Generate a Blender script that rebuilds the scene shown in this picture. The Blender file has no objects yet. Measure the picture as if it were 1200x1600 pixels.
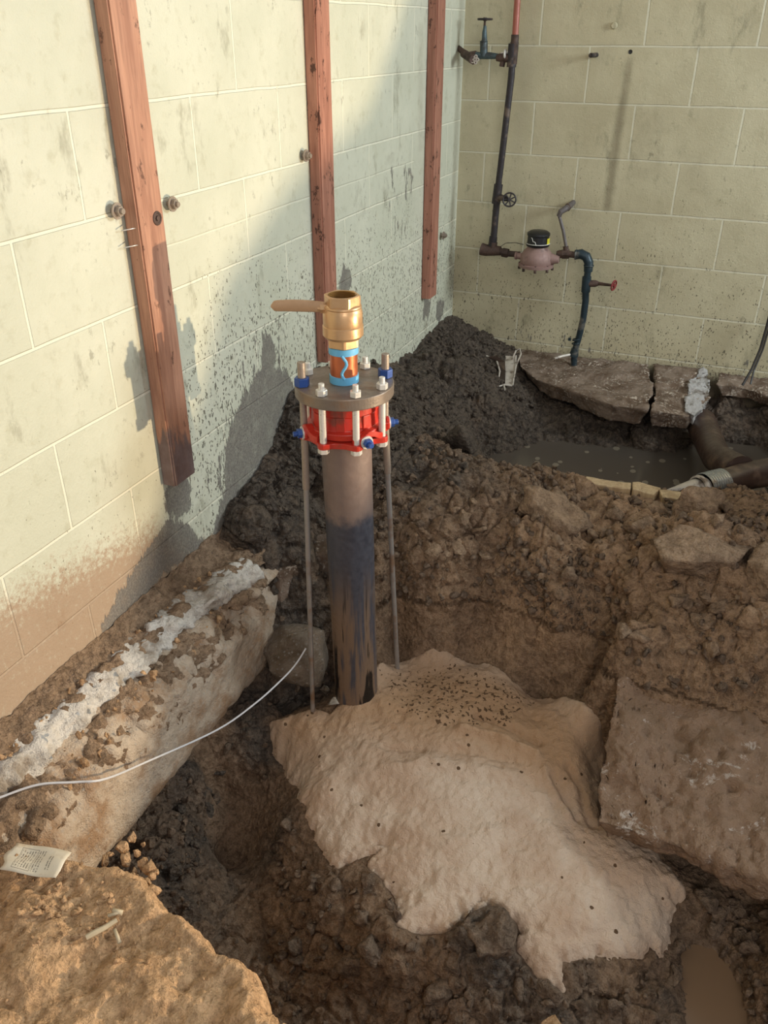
import bpy, bmesh, math, random
import numpy as np
from mathutils import Vector, Matrix
random.seed(7)
rng = np.random.default_rng(11)
C = bpy.context.scene.collection

# ------------------------------------------------------------------ camera
CAM = np.array([1.2313, -3.7884, 1.3098]); YAW, PITCH, ROLL, FPX = 0.39621, 0.52086, -0.00177, 1310.5
def cam_axes():
    cy, sy, cp, sp = math.cos(YAW), math.sin(YAW), math.cos(PITCH), math.sin(PITCH)
    f = np.array([-sy*cp, cy*cp, -sp]); r = np.array([cy, sy, 0.0]); d = np.cross(f, r)
    cr, sr = math.cos(ROLL), math.sin(ROLL)
    return cr*r+sr*d, -sr*r+cr*d, f
CR, CD, CF = cam_axes()
cd = bpy.data.cameras.new('camera'); cam = bpy.data.objects.new('camera', cd); C.objects.link(cam)
cd.sensor_fit = 'VERTICAL'; cd.sensor_height = 36.0; cd.lens = 36.0*FPX/1600.0; cd.clip_start = 0.02
M = Matrix(((CR[0], -CD[0], -CF[0]), (CR[1], -CD[1], -CF[1]), (CR[2], -CD[2], -CF[2]))).to_4x4()
M.translation = Vector(CAM); cam.matrix_world = M
bpy.context.scene.camera = cam

# ------------------------------------------------------------------ view, world, lights
sc = bpy.context.scene
sc.view_settings.view_transform = 'Standard'; sc.view_settings.look = 'None'
sc.view_settings.gamma = 1.0; sc.view_settings.use_curve_mapping = False
sc.view_settings.exposure = 0.44
w = bpy.data.worlds.new('world'); sc.world = w; w.use_nodes = True
bg = w.node_tree.nodes['Background']
bg.inputs['Color'].default_value = (0.90, 0.95, 1.0, 1); bg.inputs['Strength'].default_value = 0.33

def aim(o, target):
    o.rotation_euler = (Vector(target)-o.location).to_track_quat('-Z', 'Y').to_euler()
# daylight from the wide opening on the right of the room
ad = bpy.data.lights.new('window_daylight', 'AREA'); ad.shape = 'RECTANGLE'; ad.size = 0.9; ad.size_y = 0.8
ad.energy = 58; ad.color = (0.86, 0.97, 1.0)
ao = bpy.data.objects.new('window_daylight', ad); C.objects.link(ao); ao.location = (3.5, -0.9, 1.75); aim(ao, (0.3, -1.3, 0.5))
# softer daylight through the doorway behind the photographer
dd = bpy.data.lights.new('doorway_daylight', 'AREA'); dd.shape = 'RECTANGLE'; dd.size = 1.4; dd.size_y = 1.6
dd.energy = 34; dd.color = (1.0, 0.96, 0.92)
do = bpy.data.objects.new('doorway_daylight', dd); C.objects.link(do); do.location = (2.9, -5.6, 2.3); aim(do, (1.0, -1.6, -.2))
# low work lamp standing on the ground to the right, outside the frame
ld = bpy.data.lights.new('work_lamp_light', 'POINT'); ld.energy = 172; ld.color = (1.0, 0.79, 0.52); ld.shadow_soft_size = 0.014
lo = bpy.data.objects.new('work_lamp_light', ld); C.objects.link(lo); lo.location = (2.6, -1.80, 0.38)

# ------------------------------------------------------------------ where a sight line meets a plane
def ray(u, v): return CF+(u-600)/FPX*CR+(v-800)/FPX*CD
def at_x(u, v, x=0.0): D = ray(u, v); return CAM+(x-CAM[0])/D[0]*D
def at_y(u, v, y=0.0): D = ray(u, v); return CAM+(y-CAM[1])/D[1]*D
def at_z(u, v, z=0.0): D = ray(u, v); return CAM+(z-CAM[2])/D[2]*D

# ------------------------------------------------------------------ numpy noise
def _h(i, j, k, s=0):
    n = (i.astype(np.int64)*73856093) ^ (j.astype(np.int64)*19349663) ^ (k.astype(np.int64)*83492791) ^ (s*2654435 + 1013)
    n = (n ^ (n >> 13)) & 0x7fffffff
    n = (n*1274126177) & 0x7fffffff
    n = (n ^ (n >> 16)) * 668265263 & 0x7fffffff
    return (n & 0xffffff)/float(0xffffff)
def vnoise(P, scale, seed=0):
    Q = P*scale; I = np.floor(Q).astype(np.int64); F = Q-I; F = F*F*(3-2*F)
    r = 0
    for a in (0, 1):
        for b in (0, 1):
            for c in (0, 1):
                wgt = (F[:, 0] if a else 1-F[:, 0])*(F[:, 1] if b else 1-F[:, 1])*(F[:, 2] if c else 1-F[:, 2])
                r = r+wgt*_h(I[:, 0]+a, I[:, 1]+b, I[:, 2]+c, seed)
    return r-0.5
def fbm(P, scale, octs=4, seed=0, gain=0.5):
    r = 0; a = 1.0
    for o in range(octs):
        r = r+a*vnoise(P, scale*2.03**o, seed+o*17); a *= gain
    return r
def worley(P, scale, seed=0, second=False):
    Q = P*scale; I = np.floor(Q).astype(np.int64); best = np.full(len(P), 9.0); sec = np.full(len(P), 9.0)
    for a in (-1, 0, 1):
        for b in (-1, 0, 1):
            for c in (-1, 0, 1):
                A, B, Cc = I[:, 0]+a, I[:, 1]+b, I[:, 2]+c
                d = np.sqrt((A+_h(A, B, Cc, seed+1)-Q[:, 0])**2+(B+_h(A, B, Cc, seed+2)-Q[:, 1])**2+(Cc+_h(A, B, Cc, seed+3)-Q[:, 2])**2)
                if second:
                    sec = np.where(d < best, best, np.minimum(sec, d))
                best = np.minimum(best, d)
    return (best, sec) if second else best
def sstep(a, b, x):
    t = np.clip((x-a)/(b-a), 0, 1); return t*t*(3-2*t)
def poly_sd(px, py, poly):
    """signed distance to a closed polygon, positive inside"""
    poly = np.asarray(poly)[:, :2]; n = len(poly); d = np.full(px.shape, 1e9); inside = np.zeros(px.shape, bool)
    for i in range(n):
        x0, y0 = poly[i]; x1, y1 = poly[(i+1) % n]
        ex, ey = x1-x0, y1-y0; t = np.clip(((px-x0)*ex+(py-y0)*ey)/(ex*ex+ey*ey+1e-12), 0, 1)
        d = np.minimum(d, np.hypot(px-x0-t*ex, py-y0-t*ey))
        c = ((y0 > py) != (y1 > py)) & (px < (x1-x0)*(py-y0)/(y1-y0+1e-12)+x0)
        inside ^= c
    return np.where(inside, d, -d)
def line_d(px, py, line):
    d = np.full(px.shape, 1e9)
    for (x0, y0), (x1, y1) in zip([p[:2] for p in line[:-1]], [p[:2] for p in line[1:]]):
        ex, ey = x1-x0, y1-y0; t = np.clip(((px-x0)*ex+(py-y0)*ey)/(ex*ex+ey*ey+1e-12), 0, 1)
        d = np.minimum(d, np.hypot(px-x0-t*ex, py-y0-t*ey))
    return d

# ------------------------------------------------------------------ object helpers
def tag(o, label=None, cat=None, group=None, kind=None):
    if label: o['label'] = label
    if cat: o['category'] = cat
    if group: o['group'] = group
    if kind: o['kind'] = kind
    return o
def empty(name, loc, label=None, cat=None, group=None):
    o = bpy.data.objects.new(name, None); C.objects.link(o); o.location = Vector(loc); o.empty_display_size = 0.05
    return tag(o, label, cat, group)
class MB:
    def __init__(s): s.v = []; s.f = []; s.sm = []
    def add(s, vs, fs, smooth=True):
        b = len(s.v); s.v += [tuple(map(float, v)) for v in vs]
        s.f += [tuple(i+b for i in f) for f in fs]; s.sm += [smooth]*len(fs)
    def frame(s, a, b):
        a, b = Vector(a), Vector(b); d = (b-a).normalized()
        up = Vector((0, 0, 1)) if abs(d.z) < .95 else Vector((1, 0, 0))
        x = d.cross(up).normalized(); y = d.cross(x).normalized(); return a, b, d, x, y
    def cyl(s, a, b, r0, r1=None, n=24, cap=True, smooth=True, twist=0.0):
        r1 = r0 if r1 is None else r1; a, b, d, x, y = s.frame(a, b); vs = []
        for P, r in ((a, r0), (b, r1)):
            for i in range(n):
                t = 2*math.pi*i/n+twist; vs.append(P+x*math.cos(t)*r+y*math.sin(t)*r)
        s.add(vs, [(i, (i+1) % n, n+(i+1) % n, n+i) for i in range(n)], smooth)
        if cap: s.add(vs, [tuple(range(n))[::-1], tuple(range(n, 2*n))], False)
    def lathe(s, o, ax, prof, n=32, smooth=True, twist=0.0, closed=False):
        """prof: list of (t along the axis, radius)"""
        a, b, d, x, y = s.frame(o, Vector(o)+Vector(ax)); vs = []
        for t, r in prof:
            for i in range(n):
                q = 2*math.pi*i/n+twist; vs.append(a+d*t+(x*math.cos(q)+y*math.sin(q))*r)
        m = len(prof); fs = [(j*n+i, j*n+(i+1) % n, (j+1)*n+(i+1) % n, (j+1)*n+i) for j in range(m-1) for i in range(n)]
        if closed: fs += [((m-1)*n+i, (m-1)*n+(i+1) % n, (i+1) % n, i) for i in range(n)]
        s.add(vs, fs, smooth)
    def tube(s, pts, r, n=12, cap=True, smooth=True):
        pts = [Vector(p) for p in pts]; vs = []; prev = None
        rs = r if isinstance(r, (list, tuple)) else [r]*len(pts)
        for i, P in enumerate(pts):
            d = (pts[min(i+1, len(pts)-1)]-pts[max(i-1, 0)]).normalized()
            if prev is None:
                up = Vector((0, 0, 1)) if abs(d.z) < .9 else Vector((1, 0, 0)); x = d.cross(up).normalized()
            else: x = (prev-d*prev.dot(d)).normalized()
            prev = x; y = d.cross(x)
            for k in range(n):
                t = 2*math.pi*k/n; vs.append(P+(x*math.cos(t)+y*math.sin(t))*rs[i])
        m = len(pts)
        s.add(vs, [(j*n+i, j*n+(i+1) % n, (j+1)*n+(i+1) % n, (j+1)*n+i) for j in range(m-1) for i in range(n)], smooth)
        if cap: s.add(vs, [tuple(range(n))[::-1], tuple(range((m-1)*n, m*n))], False)
    def box(s, c, size, R=None):
        c = Vector(c); hx, hy, hz = [q/2 for q in size]; R = R or Matrix.Identity(3)
        vs = [c+R @ Vector((sx*hx, sy*hy, sz*hz)) for sx in (-1, 1) for sy in (-1, 1) for sz in (-1, 1)]
        s.add(vs, [(0, 1, 3, 2), (4, 6, 7, 5), (0, 4, 5, 1), (2, 3, 7, 6), (0, 2, 6, 4), (1, 5, 7, 3)], False)
    def torus(s, c, ax, R, r, n=24, m=8):
        a, b, d, x, y = s.frame(c, Vector(c)+Vector(ax)); vs = []
        for i in range(n):
            t = 2*math.pi*i/n; e = x*math.cos(t)+y*math.sin(t)
            for j in range(m):
                q = 2*math.pi*j/m; vs.append(a+e*(R+r*math.cos(q))+d*r*math.sin(q))
        s.add(vs, [(i*m+j, i*m+(j+1) % m, ((i+1) % n)*m+(j+1) % m, ((i+1) % n)*m+j) for i in range(n) for j in range(m)])
    def build(s, name, mat, parent=None, bevel=0.0):
        me = bpy.data.meshes.new(name); me.from_pydata(s.v, [], s.f)
        me.polygons.foreach_set('use_smooth', s.sm)
        bm = bmesh.new(); bm.from_mesh(me); bmesh.ops.remove_doubles(bm, verts=bm.verts, dist=1e-6)
        bmesh.ops.recalc_face_normals(bm, faces=bm.faces)
        for ed_ in bm.edges:
            if len(ed_.link_faces) == 2 and ed_.calc_face_angle(0) > .55: ed_.smooth = False
        bm.to_mesh(me); bm.free()
        return link(name, me, mat, parent, bevel)
def link(name, me, mat, parent=None, bevel=0.0):
    o = bpy.data.objects.new(name, me); C.objects.link(o)
    if mat: me.materials.append(mat)
    if bevel:
        b = o.modifiers.new('bevel', 'BEVEL'); b.width = bevel; b.segments = 2; b.limit_method = 'ANGLE'
    if parent:
        o.parent = parent
        root = parent
        while root.parent: root = root.parent      # parts carry identity transforms, so the root alone counts
        o.matrix_parent_inverse = root.matrix_basis.inverted() if parent is root else Matrix.Identity(4)
    return o
def grid_mesh(name, P, nu, nv, mat, attrs=None, parent=None, keep=None):
    """P: (nu*nv,3) row-major in u"""
    idx = np.arange(nu*nv).reshape(nu, nv)
    F = np.stack([idx[:-1, :-1], idx[1:, :-1], idx[1:, 1:], idx[:-1, 1:]], -1).reshape(-1, 4)
    if keep is not None:
        F = F[keep[F].any(1)]; used = np.unique(F); remap = np.full(len(P), -1); remap[used] = np.arange(len(used))
        F = remap[F]; P = P[used]; attrs = {k: a[used] for k, a in (attrs or {}).items()}
    me = bpy.data.meshes.new(name); me.vertices.add(len(P)); me.vertices.foreach_set('co', P.astype(np.float32).ravel())
    me.loops.add(F.size); me.loops.foreach_set('vertex_index', F.astype(np.int32).ravel())
    me.polygons.add(len(F)); me.polygons.foreach_set('loop_start', np.arange(0, F.size, 4, dtype=np.int32))
    me.polygons.foreach_set('loop_total', np.full(len(F), 4, np.int32))
    me.polygons.foreach_set('use_smooth', np.ones(len(F), bool))
    me.update(calc_edges=True); me.validate()
    for k, a in (attrs or {}).items():
        at = me.attributes.new(k, 'FLOAT', 'POINT'); at.data.foreach_set('value', a.astype(np.float32))
    return link(name, me, mat, parent)
def grid_normals(P, nu, nv):
    G = P.reshape(nu, nv, 3); du = np.gradient(G, axis=0); dv = np.gradient(G, axis=1)
    n = np.cross(du, dv).reshape(-1, 3); return n/np.maximum(np.linalg.norm(n, axis=1, keepdims=True), 1e-12)
def roughen(bm, maxedge, disp, iters=6):
    for _ in range(iters):
        es = [e for e in bm.edges if e.calc_length() > maxedge]
        if not es: break
        bmesh.ops.subdivide_edges(bm, edges=es, cuts=1, use_grid_fill=True)
        bmesh.ops.triangulate(bm, faces=[f for f in bm.faces if len(f.verts) > 3])
    bmesh.ops.recalc_face_normals(bm, faces=bm.faces); bm.normal_update()
    P = np.array([v.co[:] for v in bm.verts]); N = np.array([v.normal[:] for v in bm.verts])
    Q = P+N*disp(P, N)[:, None]
    for v, q in zip(bm.verts, Q): v.co = q
def slab_mesh(name, top, thick, mat, disp, maxedge=0.02, parent=None, taper=0.02):
    """a broken plate: polygon of 3D points (top rim) with a slightly drawn-in underside"""
    top = [Vector(p) for p in top]; cen = sum(top, Vector())/len(top); bm = bmesh.new()
    vt = [bm.verts.new(p) for p in top]; th = thick if isinstance(thick, (list, tuple)) else [thick]*len(top)
    vb = [bm.verts.new(p+Vector((0, 0, -t))+(cen-p).normalized()*taper) for p, t in zip(top, th)]
    n = len(top); bm.faces.new(vt); bm.faces.new(vb[::-1])
    for i in range(n): bm.faces.new((vt[i], vb[i], vb[(i+1) % n], vt[(i+1) % n]))
    bmesh.ops.triangulate(bm, faces=bm.faces)
    roughen(bm, maxedge, disp, 7)
    me = bpy.data.meshes.new(name); bm.to_mesh(me); bm.free()
    me.polygons.foreach_set('use_smooth', np.ones(len(me.polygons), bool))
    return link(name, me, mat, parent)
def rock_mesh(name, size, seed, facets=14, amp=0.06, maxedge=None, lump=0.0, flat=1.0):
    r = np.random.default_rng(seed); bm = bmesh.new()
    for _ in range(facets):
        p = r.normal(size=3); p /= np.linalg.norm(p); p *= r.uniform(.85, 1.1)
        bm.verts.new((p[0]*size[0]/2, p[1]*size[1]/2, p[2]*size[2]/2*flat))
    g = bmesh.ops.convex_hull(bm, input=bm.verts)
    bmesh.ops.delete(bm, geom=[x for x in g['geom_interior'] if isinstance(x, bmesh.types.BMVert)], context='VERTS')
    s = max(size)
    off = r.uniform(0, 50, 3)
    def disp(P, N):
        Q = P+off
        return s*amp*(fbm(Q, 3.0/s, 4, seed) - .3*lump*worley(Q, 5.0/s, seed)+lump*.15)*1.6
    roughen(bm, maxedge or s*.09, disp, 5)
    me = bpy.data.meshes.new(name); bm.to_mesh(me); bm.free()
    me.polygons.foreach_set('use_smooth', np.ones(len(me.polygons), bool))
    return me

# ------------------------------------------------------------------ materials
class NT:
    def __init__(s, name):
        s.m = bpy.data.materials.new(name); s.m.use_nodes = True; s.t = s.m.node_tree; s.n = s.t.nodes
        s.b = s.n['Principled BSDF']; s.co = s.n.new('ShaderNodeNewGeometry').outputs['Position']
    def c(s, sock, v):
        if hasattr(v, 'is_linked'): s.t.links.new(v, sock)
        elif isinstance(v, (tuple, list)) and len(v) == 3 and sock.type == 'RGBA': sock.default_value = (*v, 1)
        else: sock.default_value = v
    def math(s, op, a, b=0.0, clamp=False):
        n = s.n.new('ShaderNodeMath'); n.operation = op; n.use_clamp = clamp; s.c(n.inputs[0], a); s.c(n.inputs[1], b); return n.outputs[0]
    def vmul(s, v, k):
        n = s.n.new('ShaderNodeVectorMath'); n.operation = 'MULTIPLY'; s.c(n.inputs[0], v); n.inputs[1].default_value = k; return n.outputs[0]
    def vadd(s, v, k):
        n = s.n.new('ShaderNodeVectorMath'); n.operation = 'ADD'; s.c(n.inputs[0], v); s.c(n.inputs[1], k); return n.outputs[0]
    def noise(s, scale, detail=4, rough=.6, vec=None, dist=0.0, color=False):
        n = s.n.new('ShaderNodeTexNoise'); s.c(n.inputs['Vector'], vec or s.co); n.inputs['Scale'].default_value = scale
        n.inputs['Detail'].default_value = detail; n.inputs['Roughness'].default_value = rough; n.inputs['Distortion'].default_value = dist
        return n.outputs['Color' if color else 'Fac']
    def voro(s, scale, vec=None, feature='F1', out='Distance', rand=1.0):
        n = s.n.new('ShaderNodeTexVoronoi'); n.feature = feature; s.c(n.inputs['Vector'], vec or s.co); n.inputs['Scale'].default_value = scale
        n.inputs['Randomness'].default_value = rand; return n.outputs[out]
    def ss(s, x, lo, hi, a=0.0, b=1.0):
        n = s.n.new('ShaderNodeMapRange'); n.interpolation_type = 'SMOOTHSTEP'; s.c(n.inputs[0], x)
        n.inputs[1].default_value = lo; n.inputs[2].default_value = hi; n.inputs[3].default_value = a; n.inputs[4].default_value = b; return n.outputs[0]
    def mix(s, f, a, b):
        n = s.n.new('ShaderNodeMix'); n.data_type = 'RGBA'; s.c(n.inputs[0], f); s.c(n.inputs[6], a); s.c(n.inputs[7], b); return n.outputs[2]
    def attr(s, name):
        n = s.n.new('ShaderNodeAttribute'); n.attribute_name = name; return n.outputs['Fac']
    def sep(s, v=None):
        n = s.n.new('ShaderNodeSeparateXYZ'); s.c(n.inputs[0], v or s.co); return n.outputs
    def comb(s, x, y, z=0.0):
        n = s.n.new('ShaderNodeCombineXYZ'); s.c(n.inputs[0], x); s.c(n.inputs[1], y); s.c(n.inputs[2], z); return n.outputs[0]
    def obj(s):
        n = s.n.new('ShaderNodeTexCoord'); return n.outputs['Object']
    def bump(s, h, strength=1.0, dist=0.01, prev=None):
        n = s.n.new('ShaderNodeBump'); s.c(n.inputs['Height'], h); n.inputs['Strength'].default_value = strength; n.inputs['Distance'].default_value = dist
        if prev is not None: s.t.links.new(prev, n.inputs['Normal'])
        return n.outputs[0]
    def out(s, col=None, rough=None, metal=None, nrm=None, spec=None):
        if col is not None: s.c(s.b.inputs['Base Color'], col)
        if rough is not None: s.c(s.b.inputs['Roughness'], rough)
        if metal is not None: s.c(s.b.inputs['Metallic'], metal)
        if spec is not None: s.c(s.b.inputs['Specular IOR Level'], spec)
        if nrm is not None: s.t.links.new(nrm, s.b.inputs['Normal'])
        return s.m
def lin(r, g, b):
    f = lambda x: (x/255/12.92) if x <= 10 else ((x/255+.055)/1.055)**2.4
    return (f(r), f(g), f(b))

def soil_material(name, dry, damp, wet, wetattr=True, fine=1.0):
    t = NT(name)
    n1 = t.noise(7, 5, .6); n2 = t.noise(45, 6, .7); n3 = t.noise(260, 3, .6); v1 = t.voro(75)
    wt = t.attr('wet') if wetattr else 0.35
    wv = t.math('ADD', wt, t.math('MULTIPLY', t.math('SUBTRACT', n1, .5), .7))
    col = t.mix(t.ss(wv, .15, .55), dry, damp); col = t.mix(t.ss(wv, .55, .95), col, wet)
    var = t.math('ADD', t.math('MULTIPLY', n2, 1.1), t.math('MULTIPLY', n3, .5))
    col = t.mix(t.ss(var, .55, 1.05), t.mix(.55, col, (.02, .014, .01)), t.mix(.24, col, (.58, .45, .33)))
    grit = t.math('LESS_THAN', t.voro(150), .13)
    col = t.mix(t.math('MULTIPLY', t.math('MULTIPLY', grit, t.ss(n1, .5, .65)), .45), col, (.42, .36, .30))
    h = t.math('ADD', t.math('MULTIPLY', n2, 1.0), t.math('MULTIPLY', n3, .22))
    h = t.math('ADD', h, t.math('MULTIPLY', v1, .45))
    nr = t.bump(h, 1.0, .026*fine)
    return t.out(col, t.ss(wv, .5, 1.0, .92, .50), None, nr, .35)
M_soil = soil_material('excavated_soil', lin(206, 164, 124), lin(152, 118, 88), lin(70, 60, 54))
M_clod = soil_material('clod_soil', lin(200, 164, 130), lin(160, 130, 102), lin(84, 72, 64), False)
M_clod_mid = soil_material('brown_mud_clod', lin(150, 122, 98), lin(118, 95, 76), lin(80, 68, 58), False)
M_clod_dark = soil_material('dark_clod_soil', lin(84, 72, 64), lin(72, 63, 56), lin(62, 54, 50), False)
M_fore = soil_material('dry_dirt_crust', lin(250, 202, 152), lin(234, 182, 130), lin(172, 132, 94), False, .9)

def make_sand():
    t = NT('grout_sand'); n1 = t.noise(5, 4, .6); n2 = t.noise(60, 5, .6); n3 = t.noise(300, 3, .6)
    a = t.attr('speck'); wet = t.attr('damp')
    col = t.mix(t.ss(n1, .35, .68), lin(186, 158, 134), lin(205, 183, 162))
    col = t.mix(t.ss(wet, 0, 1), col, lin(170, 136, 104))
    sn = t.noise(95, 2, .45, None, .3); gt = t.ss(t.math('ADD', a, t.math('MULTIPLY', t.math('SUBTRACT', t.noise(14, 3), .5), 1.4)), .25, 1.05, .80, .585)
    hole = t.math('GREATER_THAN', sn, gt)
    rare = t.math('LESS_THAN', t.math('ADD', t.voro(17), t.math('MULTIPLY', t.noise(90, 2), .10)), .13); hole = t.math('MAXIMUM', hole, rare)
    col = t.mix(hole, col, lin(92, 68, 46))
    col = t.mix(t.math('MULTIPLY', t.ss(n3, .55, .75), .25), col, lin(120, 95, 70))
    h = t.math('ADD', t.math('MULTIPLY', n2, .7), t.math('MULTIPLY', n3, .3)); h = t.math('ADD', h, t.math('MULTIPLY', t.noise(24, 3, .6), .8)); h = t.math('SUBTRACT', h, t.math('MULTIPLY', hole, .5))
    return t.out(col, .8, None, t.bump(h, .8, .012), .35)
M_sand = make_sand()

def wall_material(name, axis, K, z0, left):
    t = NT(name); s = t.sep(); hor = s[axis]; z = s[2]
    vec = t.comb(t.math('ADD', hor, K), t.math('ADD', z, 1.6256-z0))
    wob = t.noise(5, 2, .5, None, 0, True)
    vec = t.vadd(vec, t.vmul(t.vadd(wob, (-.5, -.5, -.5)), (.006, .006, 0)))
    br = t.n.new('ShaderNodeTexBrick'); t.c(br.inputs['Vector'], vec); br.offset = .5; br.offset_frequency = 2
    br.inputs['Scale'].default_value = 1; br.inputs['Brick Width'].default_value = .4064; br.inputs['Row Height'].default_value = .2032
    br.inputs['Mortar Size'].default_value = .0042; br.inputs['Mortar Smooth'].default_value = .35; joint = br.outputs['Fac']
    if left:   # one course laid in half-height blocks
        hl = t.math('ABSOLUTE', t.math('SUBTRACT', t.math('ADD', z, t.math('MULTIPLY', t.math('SUBTRACT', t.noise(4, 2), .5), .01)), .877)); half = t.ss(hl, .001, .004, .6, 0)
        yl = t.math('MULTIPLY', t.math('GREATER_THAN', hor, -2.25), t.math('LESS_THAN', hor, -.55))
        joint = t.math('MAXIMUM', joint, t.math('MULTIPLY', half, yl))
    n1 = t.noise(3.2, 4, .6); n2 = t.noise(22, 4, .65); n3 = t.noise(170, 4, .7)
    mud = t.attr('mud'); dust = t.attr('dust'); spl = t.attr('spatter')
    pa, pb = (lin(194, 194, 174), lin(206, 205, 186)) if left else (lin(184, 173, 142), lin(199, 189, 158))
    col = t.mix(t.ss(n1, .3, .7), pa, pb)
    col = t.mix(t.math('MULTIPLY', t.ss(n2, .52, .75), .28), col, lin(150, 142, 108))
    col = t.mix(t.math('MULTIPLY', joint, .75 if left else .5), col, lin(232, 228, 206))
    # soft grey scuffs
    sc_ = t.noise(9, 5, .7, t.vmul(t.co, (1, 1, .45)))
    col = t.mix(t.math('MULTIPLY', t.ss(sc_, .57, .70), .45), col, lin(120, 114, 90))
    sc2 = t.noise(30, 6, .75, t.vmul(t.co, (1, 1, .6))); col = t.mix(t.math('MULTIPLY', t.math('MULTIPLY', t.ss(sc2, .58, .66), t.ss(n1, .42, .6)), .5), col, lin(104, 98, 80))
    # mud spatter
    vv = t.vmul(t.co, (1, 1, .55)); vv = t.vadd(vv, t.vmul(t.vadd(t.noise(60, 3, .6, None, 0, True), (-.5, -.5, -.5)), (.016, .016, .022))); d1 = t.math('ADD', t.voro(105, vv), t.math('MULTIPLY', t.noise(200, 2), .25)); d2 = t.math('ADD', t.voro(36, vv), t.math('MULTIPLY', t.noise(110, 4, .7), .35))
    gate = t.math('ADD', spl, t.math('MULTIPLY', t.math('SUBTRACT', t.noise(11, 3, .6), .5), .9))
    lvl = t.ss(gate, .10, 1.0, .10, .42)
    s1 = t.ss(t.math('SUBTRACT', d1, lvl), -.02, .03, 1, 0); s2 = t.ss(t.math('SUBTRACT', d2, t.math('MULTIPLY', lvl, .8)), -.02, .02, 1, 0)
    spat = t.math('MAXIMUM', s1, s2)
    col = t.mix(t.math('MULTIPLY', spat, .8), col, lin(78, 70, 58))
    # dusty brown splash zone
    dn = t.math('ADD', dust, t.math('MULTIPLY', t.math('SUBTRACT', t.noise(60, 6, .8), .5), 1.7))
    col = t.mix(t.ss(dn, .45, .95, 0, .78), col, lin(154, 120, 94) if left else lin(120, 100, 78))
    # mud smears, plus wall-foot shade painted in the same colour
    st = t.noise(34, 7, .75, t.vmul(t.co, (1, 1, .30)))
    mn = t.math('ADD', mud, t.math('MULTIPLY', t.math('SUBTRACT', st, .5), 1.9))
    mm = t.ss(mn, .50, .57); mc = t.mix(t.ss(n3, .4, .65), t.mix(n2, lin(84, 79, 75), lin(120, 113, 106)), t.mix(n1, lin(122, 116, 108), lin(150, 144, 134)))
    col = t.mix(t.math('MULTIPLY', mm, t.ss(n2, .25, .6, .72, .95)), col, mc)
    stn = t.attr('stain'); col = t.mix(t.math('MULTIPLY', t.ss(t.math('ADD', stn, t.math('MULTIPLY', t.math('SUBTRACT', n2, .5), .5)), .2, 1.0), .62), col, lin(112, 100, 76))
    h = t.math('SUBTRACT', t.math('MULTIPLY', n3, .22), t.math('MULTIPLY', joint, .38)); h = t.math('ADD', h, t.math('MULTIPLY', mm, .15)); h = t.math('ADD', h, t.math('MULTIPLY', n2, .35))
    return t.out(col, t.ss(n2, .3, .8, .42, .62), None, t.bump(h, .85, .007), .4)
M_wl = wall_material('left_block_paint', 1, 5.4508, .9768, True)
M_wb = wall_material('back_block_paint', 0, 3.3378, 1.056, False)

def concrete(name, a, b, dirt, amt=.5, scuff=0.0):
    t = NT(name); n1 = t.noise(9, 5, .65); n2 = t.noise(70, 4, .7); n3 = t.noise(240, 3)
    col = t.mix(n2, a, b); col = t.mix(t.ss(n1, .62-amt*.4, .75-amt*.2, 0, .9), col, dirt)
    ag = t.voro(75, None, 'F1', 'Color'); col = t.mix(t.math('MULTIPLY', t.ss(t.voro(75), .2, .32, 1, 0), .35), col, t.mix(ag, (.12, .1, .09), (.5, .48, .44)))
    if scuff: col = t.mix(t.math('MULTIPLY', t.math('MULTIPLY', t.ss(t.noise(9, 5, .75, None, .6), .50, .60), t.ss(t.noise(85, 4, .7), .50, .60)), scuff), col, lin(206, 192, 176))
    h = t.math('ADD', t.math('ADD', n2, t.math('MULTIPLY', n3, .35)), t.math('MULTIPLY', n1, .6))
    return t.out(col, .88, None, t.bump(h, .8, .012), .3)
M_conc_pale = concrete('broken_concrete', lin(176, 168, 160), lin(232, 224, 212), lin(132, 116, 98), .40)
M_conc_mud = concrete('muddy_concrete', lin(168, 150, 130), lin(200, 182, 162), lin(150, 118, 88), .5)
M_conc_dark = concrete('stained_concrete', lin(120, 102, 88), lin(148, 130, 114), lin(92, 72, 56), .6, .8)
M_conc_corner = concrete('pale_broken_concrete', lin(150, 146, 144), lin(196, 192, 188), lin(110, 96, 84), .3)
M_conc_rock = concrete('concrete_lump', lin(110, 98, 84), lin(142, 126, 110), lin(92, 76, 58), .4)
def red_slab():
    t = NT('mud_coated_slab'); n1 = t.noise(8, 5, .6); n2 = t.noise(55, 5, .7); n3 = t.noise(200, 3)
    col = t.mix(n2, lin(128, 102, 82), lin(168, 138, 112)); col = t.mix(t.ss(n1, .45, .62, 0, .8), col, lin(130, 104, 80))
    wp = t.math('MULTIPLY', t.ss(t.noise(11, 5, .75, None, .8), .56, .62), t.ss(t.noise(50, 4, .7), .44, .54)); col = t.mix(t.math('MULTIPLY', wp, .8), col, lin(206, 192, 180))
    h = t.math('ADD', n2, t.math('MULTIPLY', n3, .3)); return t.out(col, .7, None, t.bump(h, 1, .016), .4)
M_slabR = red_slab()

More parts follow.
